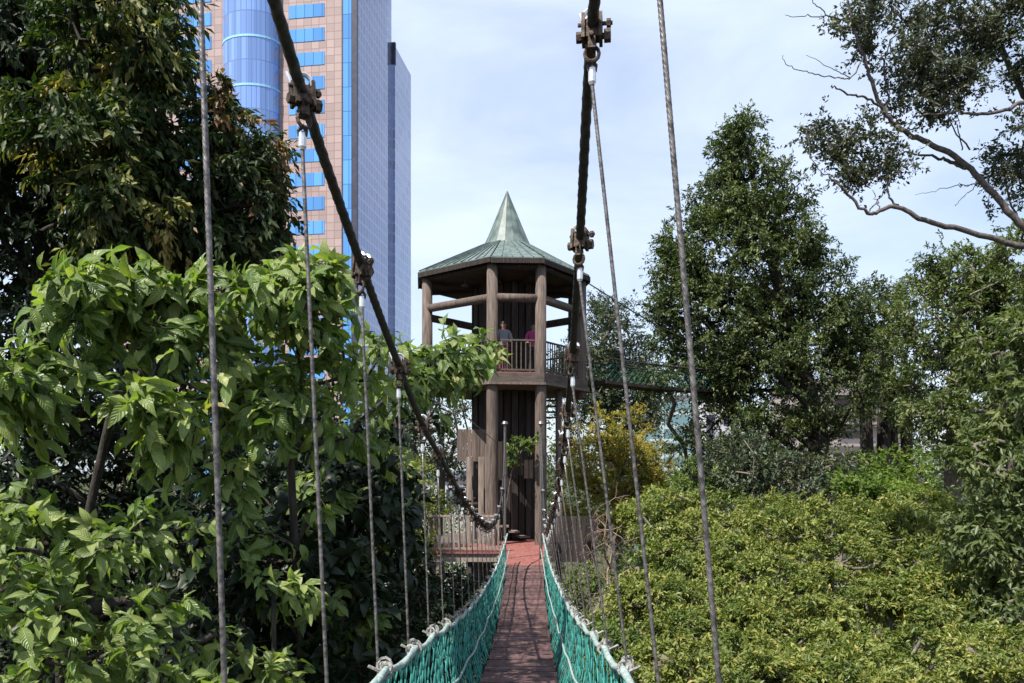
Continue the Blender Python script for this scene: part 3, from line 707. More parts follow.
B3 = empty('apartment_block', (33.5, 75, GROUND), R(8), 'apartment block with pale horizontal balcony bands showing between the right tree trunks', 'building')
mb = MB(); mb.box((0, 6, 10), (8, 12, 20)); mb.build('wall', M['apart'], B3)
for k in range(6):
    mb = MB(); mb.box((0, -.4, 5.2 + 2.7 * k), (7.4, .8, .9)); mb.build('balcony', M['apart'], B3)
B4 = empty('low_building', (-5.6, 62, GROUND), R(4), 'low pale building behind the trees to the left of the tower', 'building')
mb = MB(); mb.box((0, 5, 5.4), (9, 10, 10.8)); mb.build('wall', M['white'], B4)
mb = MB(); mb.box((0, 5, 10.95), (9.6, 10.6, .3)); mb.build('roof', M['bay'], B4)
for k in range(4):
    mb = MB(); mb.box((-3.3 + 2.2 * k, -.02, 9.2), (1.2, .1, 1.3)); mb.build('window', M['trimd'], B4)

# ================================================================== TREES
#FOLIAGE
gz = lambda p, dx=0, dy=0: np.array([p[0] + dx, p[1] + dy, GROUND])
def trk(*pts, base=None):
    "trunk from the forest floor through measured points"
    P = [at(*p) for p in pts]; b = gz(P[0] if base is None else at(*base)); return [b] + P
near_ok = lambda p: p[0] < -.98 - .02 * abs(p[1]) * 0 or p[1] > 21
tw_clear = lambda p: not (abs(p[0] - xc(p[1])) < 1.15 and 0 < p[1] < 21.5 and p[2] < 3.0 and p[2] > -3.4)
no_tower = lambda p: math.hypot(p[0] - CX, p[1] - CY) > 3.4 and tw_clear(p)

# --- top left: dark tall trees
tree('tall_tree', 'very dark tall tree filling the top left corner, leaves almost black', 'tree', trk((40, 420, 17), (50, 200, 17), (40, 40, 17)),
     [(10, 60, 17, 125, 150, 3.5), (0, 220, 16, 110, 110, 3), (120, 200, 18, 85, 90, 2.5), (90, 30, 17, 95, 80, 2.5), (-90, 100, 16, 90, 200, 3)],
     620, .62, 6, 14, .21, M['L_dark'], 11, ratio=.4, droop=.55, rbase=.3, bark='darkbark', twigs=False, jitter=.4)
tree('mango_tree', 'tall tree with olive drooping leaves and pale tips between the dark tree and the skyscraper', 'tree', trk((150, 420, 14.5), (145, 200, 14.5), (130, 60, 14.5)),
     [(120, 60, 14.5, 58, 80, 1.8), (150, 25, 14, 42, 50, 1.5), (105, 170, 14, 48, 75, 1.6), (160, 150, 15, 50, 90, 1.8), (170, 230, 15, 75, 45, 1.8), (75, 120, 14, 35, 45, 1.4)],
     240, .5, 6, 13, .21, M['L_mid'], 12, nb=(-.3, -.5, .2), cw=.85, ratio=.38, droop=.6, rbase=.2, bark='darkbark', twigs=False, jitter=.4)
tree('flushing_tree', 'rounded dark tree with reddish young leaves in front of the skyscraper\'s curved glass bay', 'tree', trk((235, 420, 15.5), (232, 250, 15.5), (232, 150, 15.5)),
     [(236, 130, 15.5, 42, 45, 1.5), (235, 190, 15.5, 52, 60, 1.7), (262, 205, 15.2, 28, 45, 1.1), (222, 240, 15.5, 60, 32, 1.6)],
     150, .45, 6, 13, .2, M['L_red'], 13, nb=(-.3, -.5, .2), cw=.85, ratio=.38, droop=.65, rbase=.16, bark='darkbark', twigs=False, jitter=.4)

def wp2(x, y, z): return (HX + F * x / y, HY - F * z / y, y)
def wel(x, y, z, rx, ry, rz, w=1): return (*wp2(x, y, z), rx * F / y, rz * F / y, ry, w * 1e-3 * y * y / (rx * rz) * rx * ry)
tree('added_shade_tree', 'unseen tree added above and left of the view to shade the bridge deck', 'tree', [np.array([-9.5, 3, GROUND]), np.array([-9, 3.5, 0]), np.array([-8, 4.5, 6.5])],  # out of view, added and shaped to throw shade on the deck
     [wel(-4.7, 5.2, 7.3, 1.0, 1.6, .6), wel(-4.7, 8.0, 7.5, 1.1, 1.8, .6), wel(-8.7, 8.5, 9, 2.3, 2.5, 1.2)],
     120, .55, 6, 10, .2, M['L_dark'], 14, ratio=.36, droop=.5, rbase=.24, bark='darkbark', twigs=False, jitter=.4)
# --- left foreground: broad leaved trees
big_ok = lambda p: (p[0] < -1.0 - (.25 if p[1] < 6 else 0) and p[1] > 2.6) or (p[1] > 7.3 and p[2] > .45 and p[0] < -.1)
sp_ok = lambda p: (p[0] < -.95) and p[1] > 3
def fol(p): return True
tree('broad_leaf_tree', 'sunlit tree with very large drooping leaves reaching above the others at the left', 'tree', trk((60, 640, 6.6), (110, 420, 6.4), (170, 330, 6.2)),
     [(92, 300, 5.6, 28, 20, .3, 2.2), (135, 295, 5.8, 30, 18, .3, 2), (185, 302, 5.9, 35, 18, .4, 1.5), (225, 292, 6.0, 32, 18, .4, 1.6), (150, 318, 5.8, 50, 14, .4), (20, 372, 5.3, 42, 18, .4, 1.5), (70, 372, 5.4, 48, 16, .4), (30, 398, 5.2, 40, 16, .35, 1.3), (120, 400, 5.5, 50, 18, .4), (200, 345, 6.1, 40, 22, .4), (60, 440, 5.2, 55, 12, .35), (170, 425, 5.8, 40, 18, .4), (235, 400, 6.2, 30, 22, .4)],
     80, .23, 5, 6, .175, M['L_big'], 21, nb=(-.3, -.5, .1), smin=.45, normj=.65, bark='darkbark', ratio=.42, droop=.45, up=.7, fine=True, ok=big_ok, rbase=.035, curl=.5, twr=.005, shell=.5, jitter=.42)
tree('broad_leaf_sapling', 'leafy tree with large bright leaves standing in front of the foot of the skyscraper', 'tree', trk((300, 640, 7), (290, 450, 6.8), (300, 330, 6.6)),
     [(300, 282, 6.4, 32, 18, .4, 2), (325, 300, 6.5, 26, 30, .4), (270, 315, 6.2, 38, 22, .4), (300, 350, 6.6, 40, 18, .4), (345, 365, 6.8, 30, 20, .4), (290, 410, 6.4, 50, 22, .5), (385, 352, 7.2, 28, 14, .3, 1.4), (445, 362, 8.6, 34, 17, .3, 3.2), (480, 352, 9.2, 12, 9, .15, 2), (418, 300, 8.6, 5, 3, .1, .4), (408, 385, 8.2, 36, 12, .3, 1.5), (350, 425, 7.4, 40, 18, .5), (380, 460, 8, 20, 20, .4), (320, 500, 7.4, 45, 16, .4, .8), (375, 545, 8, 26, 18, .4, .8), (300, 600, 7, 40, 18, .4, .7), (355, 620, 7.6, 34, 16, .4, .8), (250, 540, 6.6, 40, 16, .4, .7), (240, 470, 6.4, 40, 14, .4, .7)],
     122, .23, 5, 6, .165, M['L_big'], 22, nb=(-.3, -.5, .1), smin=.45, normj=.65, bark='darkbark', ratio=.42, droop=.45, up=.7, fine=True, ok=big_ok, rbase=.035, curl=.5, twr=.005, shell=.5, jitter=.42)
tree('riverside_shrub', 'dense large-leaved shrub filling the lower left corner in patchy sun', 'shrub', trk((20, 760, 5.6), (40, 640, 5.6)),
     [(40, 505, 5.2, 70, 16, .4), (60, 545, 5.0, 80, 18, .4, 1.2), (150, 530, 5.4, 50, 16, .4), (30, 600, 4.8, 70, 20, .4), (130, 595, 5.2, 55, 18, .4), (90, 640, 4.8, 60, 22, .4, 1.2), (190, 640, 5.3, 40, 22, .4), (20, 680, 4.5, 50, 16, .35), (170, 700, 5, 70, 18, .4), (285, 585, 6.2, 24, 18, .3), (270, 665, 6, 36, 16, .3)],
     100, .2, 4, 6, .135, M['L_big'], 23, nb=(-.3, -.5, .1), smin=.45, normj=.65, bark='darkbark', ratio=.42, droop=.35, up=.8, fine=True, ok=big_ok, rbase=.06, curl=.4, twr=.004, shell=.5, jitter=.42)
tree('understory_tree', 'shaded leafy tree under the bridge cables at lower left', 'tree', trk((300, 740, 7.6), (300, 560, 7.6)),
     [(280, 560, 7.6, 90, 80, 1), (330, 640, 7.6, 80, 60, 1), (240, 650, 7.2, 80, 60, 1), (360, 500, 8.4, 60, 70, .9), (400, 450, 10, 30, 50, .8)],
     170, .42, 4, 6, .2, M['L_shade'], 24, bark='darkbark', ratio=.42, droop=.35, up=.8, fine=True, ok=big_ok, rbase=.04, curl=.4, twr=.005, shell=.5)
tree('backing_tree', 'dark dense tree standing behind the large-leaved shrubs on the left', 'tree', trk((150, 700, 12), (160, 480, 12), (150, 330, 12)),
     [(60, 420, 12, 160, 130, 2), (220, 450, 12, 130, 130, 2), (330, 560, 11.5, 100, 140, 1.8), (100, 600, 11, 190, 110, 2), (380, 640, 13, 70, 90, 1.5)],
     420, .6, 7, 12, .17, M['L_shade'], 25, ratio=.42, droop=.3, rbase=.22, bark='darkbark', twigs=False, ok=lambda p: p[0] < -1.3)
# leafy spray in front of the tower door
tree('vine', 'small bright climbing plant hanging in front of the tower doorway', 'plant', [at(497, 470, 25.0) + np.array([0, 0, -3.0]), at(512, 470, 23.9), at(527, 440, 23.8)],
     [(520, 445, 23.75, 13, 9, .15), (513, 455, 23.75, 5, 14, .12), (533, 440, 23.75, 9, 5, .12)], 24, .15, 4, 5, .13, M['L_light'], 29, ratio=.6, droop=.4, rbase=.02, twigs=False)

# --- behind and beside the tower, left
tree('hillside_tree', 'fine-leaved tree with light sky gaps to the left of the tower\'s middle storey', 'tree', trk((440, 560, 34), (442, 430, 34)),
     [(440, 430, 34, 45, 50, 3), (415, 400, 33, 35, 40, 2.5), (465, 470, 34, 25, 50, 2), (395, 470, 32, 40, 60, 3)], 150, .8, 7, 12, .17, M['L_grey'], 31, rbase=.2, twigs=False, ok=no_tower)
tree('yellowing_shrub', 'yellow-green shrub just left of the tower\'s lower balcony', 'shrub', trk((418, 600, 23), (420, 520, 23)),
     [(420, 500, 23, 26, 38, 1.2), (402, 545, 22, 28, 40, 1.2)], 90, .4, 6, 12, .13, M['L_hedge'], 32, rbase=.08, twigs=False, ok=no_tower)
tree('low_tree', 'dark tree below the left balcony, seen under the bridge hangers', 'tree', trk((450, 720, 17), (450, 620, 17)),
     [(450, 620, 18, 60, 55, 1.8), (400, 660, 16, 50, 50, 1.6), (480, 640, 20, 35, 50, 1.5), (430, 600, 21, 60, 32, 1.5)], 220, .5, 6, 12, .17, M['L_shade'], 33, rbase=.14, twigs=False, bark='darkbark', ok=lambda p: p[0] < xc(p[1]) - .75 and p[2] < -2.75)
# --- behind the tower, right
tree('round_tree', 'rounded grey-green tree rising behind the right side of the tower', 'tree', trk((612, 560, 44), (612, 420, 44), (610, 340, 44)),
     [(608, 335, 44, 38, 38, 3), (622, 380, 44, 42, 42, 3), (585, 380, 44, 35, 50, 3), (640, 400, 44, 30, 40, 3)], 330, .95, 7, 15, .2, M['L_grey'], 34, rbase=.3, twigs=False)
tree('golden_tree', 'compact tree with golden yellow foliage right of the tower', 'tree', trk((620, 620, 32.5), (618, 500, 32.5), (620, 440, 32.5)),
     [(616, 430, 32.5, 40, 24, 1.8), (592, 465, 32.5, 32, 36, 2), (648, 462, 32.5, 28, 30, 1.8), (620, 470, 31.5, 44, 34, 1.6), (590, 515, 32, 30, 26, 1.6), (640, 505, 32, 26, 22, 1.5)], 260, .46, 8, 16, .12, M['L_yellow'], 35, rbase=.16, twigs=False, flat=.5, ok=no_tower)
tree('broadleaf_tree', 'dark green tree under the second walkway behind the golden tree', 'tree', trk((665, 640, 34), (665, 480, 34)),
     [(650, 500, 34, 34, 40, 2.2), (690, 500, 33, 28, 36, 2), (668, 383, 29.5, 30, 13, .8, 1.5)], 110, .55, 7, 12, .17, M['L_cone'], 36, rbase=.2, twigs=False)
tree('bamboo_shrub', 'light green shrub between the golden tree and the tall conical tree', 'shrub', trk((690, 620, 25), (690, 520, 25)),
     [(688, 485, 25, 13, 28, 1.2), (705, 500, 25, 30, 30, 1.4), (672, 515, 24, 30, 20, 1.4)], 90, .4, 6, 12, .15, M['L_light'], 37, rbase=.08, twigs=False)
# dry brush
def drybrush():
    rs = np.random.RandomState(7); base = gz(at(620, 560, 18)); r = empty('dry_brush', tuple(base), 0, 'tangle of dry brown leafless twigs beside the right bridge hangers', 'dry brush')
    mb = MB()
    def grow(p, d, L, rad, lv):
        pts = [p]; 
        for k in range(5):
            d = unit((d + rs.normal(size=3) * .22 + np.array([0, 0, -.05 * lv]))[None])[0]; pts.append(pts[-1] + d * L / 5)
        if not all(no_tower(q + base) for q in pts): return
        mb.tube(pts, list(np.linspace(rad, rad * .45, 6)), 4, cap=False)
        if lv < 5:
            for k in range(3 if lv else 9):
                q = pts[rs.randint(2, 6)]; dd = unit((d * .6 + rs.normal(size=3) * .7)[None])[0]; grow(q, dd, L * rs.uniform(.5, .75), rad * .55, lv + 1)
    c = at(618, 590, 18) - base; c[2] -= .5
    mb.tube([(0, 0, 0), c * .5, c], [.09, .07, .05], 6)
    for k in range(9): grow(c + rs.normal(size=3) * np.array([.5, .4, .5]), unit((rs.normal(size=3) * .6 + np.array([0, 0, 1.]))[None])[0], 1.35, .028, 1)
    mb.build('stems', M['twig'], r)
drybrush()
# --- right: tall conical tree and neighbours
tree('conical_tree', 'tall dark conical tree standing clear against the sky on the right', 'tree', trk((822, 560, 31), (818, 430, 31), (790, 330, 31), (757, 200, 31), (742, 125, 31)),
     [(741, 148, 31, 22, 38, .9, 1.4), (748, 200, 31, 60, 45, 1.5, 1.2), (745, 255, 31, 85, 60, 2), (680, 290, 31, 30, 45, 1.5), (800, 290, 31, 52, 52, 2), (712, 330, 31, 62, 58, 2.2), (790, 370, 31, 90, 70, 2.6), (862, 330, 31.5, 34, 52, 1.6), (680, 270, 31, 22, 34, 1.2), (715, 370, 31, 34, 30, 1.8), (800, 450, 30.5, 75, 35, 2, .7), (730, 440, 30.5, 50, 40, 2)],
     1150, .6, 7, 17, .165, M['L_cone'], 41, rbase=.42, twigs=False, droop=.2, bark='darkbark', shell=.6)
tree('multi_stem_tree', 'shadowy tree with several dark trunks close together right of the conical tree', 'tree', trk((885, 560, 36), (884, 440, 36), (884, 340, 36)),
     [(885, 320, 36, 34, 34, 2), (880, 400, 34.6, 34, 22, .5), (880, 365, 36, 40, 30, 2), (905, 400, 36, 24, 24, 1.6)], 170, .7, 7, 13, .16, M['L_cone'], 42, rbase=.3, twigs=False, bark='darkbark')
def stems():
    r = [o for o in bpy.data.objects if o.name.startswith('multi_stem_tree')][0]; b = np.array(r.location)
    for px, w in ((866, .3), (893, .2), (906, .27)):
        mb = MB(); mb.tube([gz(at(px, 500, 36)) - b, at(px + 1, 450, 36) - b, at(px - 1, 400, 36) - b, at(px - 2, 350, 36) - b], [w, w, w * .9, w * .5], 8); mb.build('trunk', M['darkbark'], r, smooth=True)  # near-black bark colour stands in for the shade on these stems
stems()
tree('pale_tree', 'light green bushy tree below the spreading branches at right', 'tree', trk((950, 560, 25), (955, 420, 25), (960, 300, 25)),
     [(965, 275, 25, 42, 34, 1.6), (940, 320, 25, 40, 48, 1.8), (990, 330, 24, 40, 60, 1.8), (935, 400, 24.5, 34, 50, 1.6), (980, 420, 24, 50, 50, 1.8), (1030, 280, 24, 40, 60, 2)],
     430, .5, 7, 15, .15, M['L_olive'], 43, rbase=.25, twigs=False)
tree('layered_tree', 'yellow-green tree with layered drooping sprays at the right edge of the view', 'tree', trk((1075, 640, 13), (1060, 480, 13), (1050, 380, 13)),
     [(1020, 340, 13, 46, 26, .9), (1010, 400, 13, 44, 24, .9), (1010, 460, 12.5, 55, 26, .9), (1000, 540, 12.5, 55, 30, 1), (1020, 610, 12, 50, 34, 1), (1070, 440, 13, 50, 130, 1.2)],
     360, .38, 6, 13, .14, M['L_olive'], 44, rbase=.18, twigs=False, flat=.5, droop=.5)
tree('bright_shrub', 'bright lime green shrub at the foot of the dark multi-trunk tree', 'shrub', trk((880, 600, 23), (880, 500, 23)),
     [(868, 478, 23, 28, 18, 1.1), (905, 472, 23, 25, 22, 1.1), (890, 500, 22, 50, 18, 1.3)], 110, .38, 6, 12, .15, M['L_bright'], 45, rbase=.08, twigs=False, flat=.5)
tree('mottled_shrub', 'grey-green shrub around the base of the conical tree\'s trunk', 'shrub', trk((770, 620, 24), (770, 500, 24)),
     [(740, 470, 25, 55, 36, 1.6), (800, 480, 24, 50, 26, 1.4), (840, 465, 25, 26, 22, 1.2)], 170, .42, 6, 12, .14, M['L_grey'], 46, rbase=.1, twigs=False)
# --- lower right canopy of yellow tipped shrubs
hk = dict(ratio=.42, rbase=.1, twigs=False, flat=.35, droop=.25, shell=.82, outw=.8, group='yellow-tipped trees below the bridge on the right')
def mounds(seed, x0, x1, y0, y1, D0, D1, rows, w):
    rs = np.random.RandomState(seed); out = []
    for r_ in range(rows):
        t = (r_ + .5) / rows; y = y0 + (y1 - y0) * t; D = D0 + (D1 - D0) * t; x = x0 + rs.uniform(0, w)
        while x < x1:
            out.append((x, y + rs.uniform(-7, 7), D + rs.uniform(-.5, .5), w * rs.uniform(.42, .62), w * rs.uniform(.2, .3), w * D / F * .55)); x += w * rs.uniform(.85, 1.15)
    return out
ht = 'hedge_tree'
tree(ht, 'broad yellow-tipped canopy in the middle of the lower right thicket', 'tree', trk((760, 700, 14), (770, 620, 14)), mounds(1, 650, 880, 545, 640, 15.5, 12, 4, 62), 300, .24, 13, 17, .09, M['L_hedge'], 51, **hk)
tree(ht, 'far strip of yellow-tipped canopy running along the foot of the conical tree', 'tree', trk((830, 640, 19), (830, 560, 19)), mounds(2, 640, 960, 505, 535, 19.5, 17, 2, 62), 300, .3, 10, 17, .105, M['L_hedge'], 52, **hk)
tree(ht, 'nearest yellow-tipped canopy at the bottom edge, right of the longest bridge hanger', 'tree', trk((800, 780, 9.5), (800, 700, 9.5)), mounds(3, 690, 1050, 645, 700, 10.8, 9, 2, 85), 250, .21, 14, 17, .075, M['L_hedge'], 53, **hk)
tree(ht, 'yellow-tipped canopy with a dark hollow under it near the right edge', 'tree', trk((930, 700, 13), (930, 620, 13)), mounds(4, 890, 1010, 550, 625, 14.5, 12.2, 3, 62), 170, .25, 13, 17, .09, M['L_hedge'], 54, **hk)
tree(ht, 'small yellow-tipped canopy next to the bridge net at bottom right', 'tree', trk((660, 740, 11), (660, 660, 11)), mounds(5, 640, 710, 570, 690, 13.5, 10.4, 3, 58), 150, .25, 13, 16, .08, M['L_hedge'], 55, ok=lambda p: p[0] > 1.35, **hk)
tree('hanger_shrub', 'green shrub between the dry brush and the right net', 'shrub', trk((615, 740, 15), (620, 660, 15)),
     [(622, 655, 14.5, 34, 40, 1.0), (590, 600, 20, 26, 40, 1.2), (650, 560, 18.5, 26, 34, .8, 1.3)], 150, .38, 6, 12, .13, M['L_light'], 56, twigs=False, rbase=.08, ok=lambda p: p[0] > xc(p[1]) + .9 and p[2] < -1.9)

# --- big spreading tree, top right, limbs traced at their real distance
def spreading():
    D = 14.0; rs = np.random.RandomState(77)
    base = gz(at(1130, 400, D)); r = empty('spreading_tree', tuple(base), 0, 'large spreading tree with bare crooked grey limbs against the sky at top right', 'tree')
    P = lambda px, py, dd=0: at(px, py, D + dd) - base
    def smooth(pts, k=6):
        pts = np.array(pts); out = []
        for i in range(len(pts) - 1):
            p0, p1, p2, p3 = pts[max(i - 1, 0)], pts[i], pts[i + 1], pts[min(i + 2, len(pts) - 1)]
            for q in range(k):
                t = q / k; out.append(.5 * ((2 * p1) + (-p0 + p2) * t + (2 * p0 - 5 * p1 + 4 * p2 - p3) * t * t + (-p0 + 3 * p1 - 3 * p2 + p3) * t ** 3))
        out.append(pts[-1]); return np.array(out)
    mb = MB(); mb.tube(smooth([np.zeros(3), P(1125, 500), P(1120, 330), P(1100, 200), P(1085, 60), P(1070, -60)]), list(np.linspace(.32, .14, 31)), 12); mb.build('trunk', M['palebark'], r, smooth=True)
    px2m = D / F; tips = []
    limbs = [
     ([(1120, 330, 0), (1075, 262, 0), (1024, 247, 0), (970, 232, -.1), (925, 221, -.2), (898, 207, -.2), (880, 211, -.25), (867, 213, -.3), (845, 190, -.4), (833, 179, -.4)], 7.5, 2),
     ([(898, 207, -.2), (890, 197, -.2), (888, 184, -.2), (892, 172, -.1)], 2.5, 1),
     ([(1110, 300, 0), (1060, 262, .2), (1024, 228, .3), (993, 194, .3), (966, 164, .3), (932, 145, .2), (905, 133, .1), (886, 114, 0), (872, 84, -.1), (864, 57, -.2), (852, 23, -.3), (846, -10, -.3)], 8.5, 2),
     ([(966, 168, .3), (948, 161, .5), (932, 157, .6), (906, 152, .8)], 4.5, 1.5),
     ([(1095, 160, 0), (1060, 120, -.3), (1024, 103, -.3), (1008, 110, -.3), (978, 114, -.3), (955, 112, -.3), (917, 116, -.5)], 5.5, 1.5),
     ([(1098, 190, 0), (1060, 140, .4), (1024, 95, .5), (1008, 61, .6), (993, 40, .7), (966, 34, .7), (944, 27, .8), (909, 23, .9), (894, 8, .9)], 7, 2),
     ([(1001, 61, .6), (986, 55, .4), (974, 57, .2), (960, 62, 0)], 3.5, 1.5),
     ([(993, 40, .7), (1000, 20, .8), (1012, 0, 1), (1016, -30, 1)], 3.5, 2),
     ([(886, 114, 0), (868, 98, -.3), (850, 95, -.5), (838, 88, -.6), (831, 87, -.7)], 2.6, 1.1),
     ([(886, 114, 0), (889, 95, .2), (884, 70, .3), (890, 40, .4)], 2.6, 1),
     ([(864, 57, -.2), (850, 78, -.4), (825, 76, -.5), (806, 72, -.6), (786, 64, -.7), (783, 55, -.7)], 1.5, .5),
     ([(852, 23, -.3), (830, 17, -.5), (808, 17, -.7), (785, 15, -.8)], 1.6, .5), ([(830, 17, -.5), (815, 5, -.6), (808, -10, -.7)], 1.2, .5),
     ([(850, 78, -.4), (835, 70, -.5), (806, 55, -.6)], 1.1, .4),
     ([(970, 150, .3), (955, 130, .3), (948, 116, .2)], 1.8, .9), ([(962, 150, .3), (958, 128, .3), (952, 118, .2)], 1.4, .8),
     ([(978, 184, .3), (960, 186, .2), (940, 189, .1), (915, 195, 0)], 1.2, .4), ([(975, 186, .3), (962, 198, .2), (955, 206, .2)], 1, .4),
     ([(845, 190, -.4), (830, 178, -.5), (815, 165, -.5), (806, 130, -.5)], 1.8, .8), ([(867, 213, -.3), (880, 200, -.1), (884, 185, 0)], 1.6, .8),
     ([(880, 211, -.25), (876, 200, -.2), (872, 190, -.2)], 1.2, .6), ([(1060, 250, 0), (1040, 235, .4), (1015, 215, .6), (1000, 150, .8)], 4, 1.5),
    ]
    for pts, w0, w1 in limbs:
        q = smooth([P(*p) for p in pts]); q[1:-1] += rs.normal(size=q[1:-1].shape) * .012
        mb = MB(); mb.tube(q, list(np.linspace(w0, w1, len(q)) * px2m * .5), 8); mb.build('limb', M['palebark'], r, smooth=True)
    # leaf clumps at the measured places
    ell = [(870, 20, D, 45, 28, .8), (940, 15, D, 60, 30, 1), (1010, 10, D, 45, 35, 1), (915, 70, D, 42, 34, .9, 1.2), (955, 85, D, 35, 28, .8), (930, 108, D, 35, 18, .7), (860, 45, D, 16, 22, .5, .7),
           (872, 130, D, 22, 22, .6), (890, 160, D, 30, 22, .7), (840, 150, D, 26, 22, .6), (815, 140, D, 12, 16, .4), (860, 175, D, 26, 16, .5), (1010, 170, D + .6, 26, 45, .8), (1040, 60, D, 40, 50, 1), (1015, 120, D, 20, 20, .7, .6), (985, 40, D, 25, 20, .7)]
    C, Nr = sample_clumps(rs, ell, 360, .3); C = C
    n = len(C) * 7; ci = np.repeat(np.arange(len(C)), 7); d = unit(rs.normal(size=(n, 3)) + np.array([0, 0, .2])); L = .34 * rs.uniform(.5, 1.3, n)
    m = n * 13; ti = np.repeat(np.arange(n), 13); t = rs.uniform(.1, 1, m)
    Pp = C[ci][ti] + d[ti] * (L[ti] * t)[:, None] + rs.normal(size=(m, 3)) * .02
    A = d[ti] * .6 + rs.normal(size=(m, 3)) * .6; Nn = np.array([0, 0, .6]) + rs.normal(size=(m, 3)) * .7
    leaf_mesh('crown', Pp - base, A, Nn, .085 * rs.uniform(.6, 1.2, m), .5, np.clip(rs.random(len(C))[ci][ti] * .5 + rs.random(m) * .5, 0, 1), t, M['L_high'], r)
    tw = MB()                                        # side twigs tying clumps to the limbs
    lp = np.concatenate([smooth([P(*p) for p in pts], 4) for pts, _, _ in limbs])
    order = np.argsort([np.min(np.linalg.norm(lp - (c - base), axis=1)) for c in C])
    for c in C[order]:
        cc = c - base; dd = np.linalg.norm(lp - cc, axis=1); q = lp[np.argmin(dd)]; md = (q + cc) / 2 + rs.normal(size=3) * .08
        tw.tube([q, md, cc], [.013, .01, .006], 4, cap=False); lp = np.concatenate([lp, [md, cc]])
    tw.build('twigs', M['palebark'], r)
spreading()

# --- distant woods and undergrowth: masses nobody could count
def mass(name, label, cat, fn, n, cr, per, ll, mat, seed):
    rs = np.random.RandomState(seed); C = fn(rs, n); m = len(C) * per; ci = np.repeat(np.arange(len(C)), per)
    off = rs.normal(size=(m, 3)) * cr * np.array([1, 1, .6]); P = C[ci] + off
    A = unit(off) * .6 + rs.normal(size=(m, 3)) * .5; Nn = np.array([0, 0, .8]) + rs.normal(size=(m, 3)) * .5 + unit(off) * .4
    o = leaf_mesh(name, P, A, Nn, ll * rs.uniform(.6, 1.3, m), .5, np.clip(rs.random(len(C))[ci] * .6 + rs.random(m) * .4, 0, 1), rs.random(m), mat, None)
    tag(o, label, cat, kind='stuff')
def far_fn(rs, n):
    out = []
    while len(out) < n:
        D = rs.uniform(105, 150); px = rs.uniform(-150, 1200)
        if px < 250: continue
        top = 2.5 + 3.0 * math.sin(px * .021 + D * .1) + 2 * math.sin(px * .063); p = at(px, 468, D); p[2] = rs.uniform(GROUND, top); out.append(p)
    return np.array(out)
mass('distant_woods', 'far-off mass of trees closing the view along the horizon', 'woods', far_fn, 1500, 1.7, 26, .8, M['L_grey'], 91)
def mid_fn(rs, n):
    out = []
    while len(out) < n:
        D = rs.uniform(38, 52); px = rs.uniform(-200, 1250)
        if px > 625 and px < 735: top = -.5
        elif px > 820 and px < 860: top = .5
        elif 420 < px < 500: top = -2.8
        else: top = 1.6 + 1.4 * math.sin(px * .03) + 1.2 * math.sin(px * .011 + 1)
        p = at(px, 468, D); p[2] = GROUND + (top - GROUND) * rs.uniform(.2, 1) ** .5; out.append(p)
    return np.array(out)
mass('background_woods', 'dense green woods filling the space behind the nearer trees', 'woods', mid_fn, 1500, .9, 30, .3, M['L_cone'], 92)
def und_fn(rs, n):
    X = rs.uniform(-16, 22, n); Y = rs.uniform(2, 40, n); Z = GROUND + rs.uniform(0, 5.5, n) * np.clip((Y - 4) / 8, .3, 1); P = np.stack([X, Y, Z], 1)
    k = np.hypot(X - CX, Y - CY) > 3.5; return P[k]
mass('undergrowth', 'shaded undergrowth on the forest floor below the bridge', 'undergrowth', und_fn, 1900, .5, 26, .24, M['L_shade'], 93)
#ENDFOLIAGE

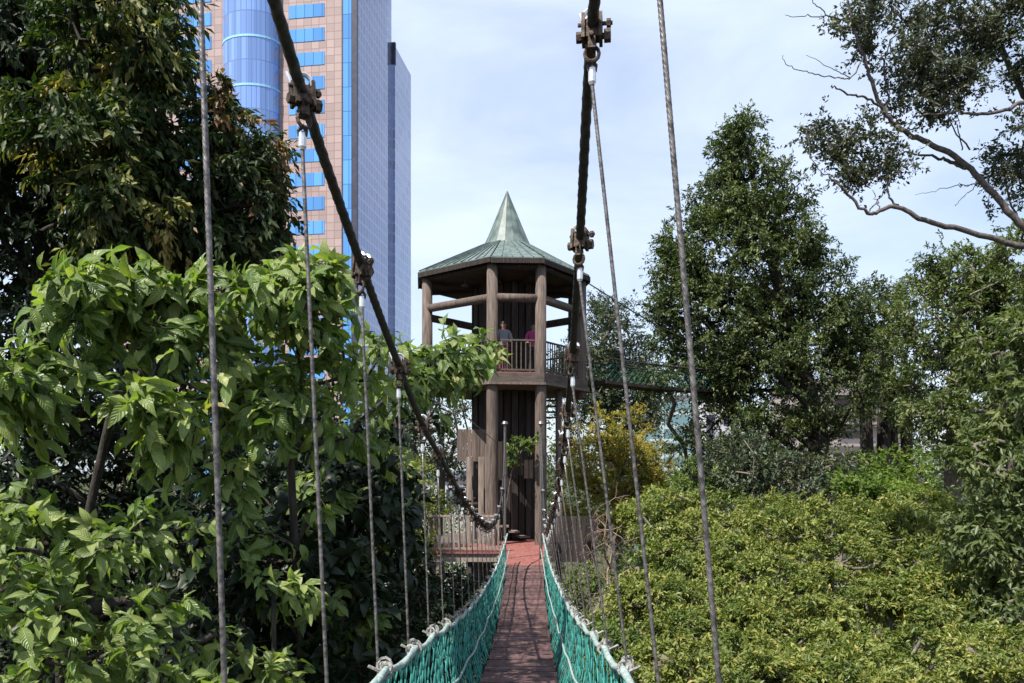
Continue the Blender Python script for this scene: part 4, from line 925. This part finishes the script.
# ================================================================== LIGHT, SKY, CAMERA
SUN_EL, SUN_AZ = R(57), math.atan2(-.67, -.74)     # azimuth as compass angle from +Y towards +X: behind the camera, to the left
sun_dir = np.array([math.sin(SUN_AZ) * math.cos(SUN_EL), math.cos(SUN_AZ) * math.cos(SUN_EL), math.sin(SUN_EL)])
sl = bpy.data.lights.new('sun', 'SUN'); sl.energy = 5.0; sl.angle = R(.5); sl.color = (1, .95, .87)
so = bpy.data.objects.new('sun', sl); col.objects.link(so)
so.rotation_euler = Vector(sun_dir.tolist()).to_track_quat('Z', 'Y').to_euler()
w = bpy.data.worlds.new('World'); scene.world = w; w.use_nodes = True; nt = w.node_tree; N = nt.nodes.new; L = nt.links.new
bg = nt.nodes['Background']; sky = N('ShaderNodeTexSky'); sky.sky_type = 'NISHITA'; sky.sun_disc = False
sky.sun_elevation = SUN_EL; sky.sun_rotation = SUN_AZ % (2 * math.pi); sky.air_density = 1.0; sky.dust_density = 1.2; sky.ozone_density = 1.4
tc = N('ShaderNodeTexCoord'); mp = N('ShaderNodeMapping'); mp.inputs['Scale'].default_value = (1, 1, 2.6); L(tc.outputs['Generated'], mp.inputs[0])
ns = N('ShaderNodeTexNoise'); ns.inputs['Scale'].default_value = 2.2; ns.inputs['Detail'].default_value = 7; ns.inputs['Roughness'].default_value = .55; ns.inputs['Distortion'].default_value = .4
L(mp.outputs[0], ns.inputs[0]); cr = N('ShaderNodeValToRGB'); cr.color_ramp.elements[0].position = .38; cr.color_ramp.elements[1].position = .70
cr.color_ramp.elements[0].color = (.4, .4, .4, 1); cr.color_ramp.elements[1].color = (.9, .9, .9, 1); L(ns.outputs[0], cr.inputs[0])
mx = N('ShaderNodeMix'); mx.data_type = 'RGBA'; L(cr.outputs[0], mx.inputs[0]); L(sky.outputs[0], mx.inputs[6]); mx.inputs[7].default_value = (5.2, 5.9, 7.3, 1)
L(mx.outputs[2], bg.inputs[0]); bg.inputs[1].default_value = .105

cam = bpy.data.cameras.new('camera'); co = bpy.data.objects.new('camera', cam); col.objects.link(co)
cam.sensor_fit = 'HORIZONTAL'; cam.sensor_width = 36; cam.lens = F / 1024 * 36; cam.clip_start = .05; cam.clip_end = 5000
co.location = (0, 0, 0); co.rotation_euler = (R(90), 0, 0); cam.shift_y = (HY - 341.5) / 1024
scene.camera = co
scene.view_settings.view_transform = 'Standard'; scene.view_settings.look = 'None'; scene.view_settings.gamma = 1; scene.view_settings.exposure = .85
scene.cycles.max_bounces = 6; scene.cycles.diffuse_bounces = 3; scene.cycles.transparent_max_bounces = 4; scene.cycles.use_denoising = True
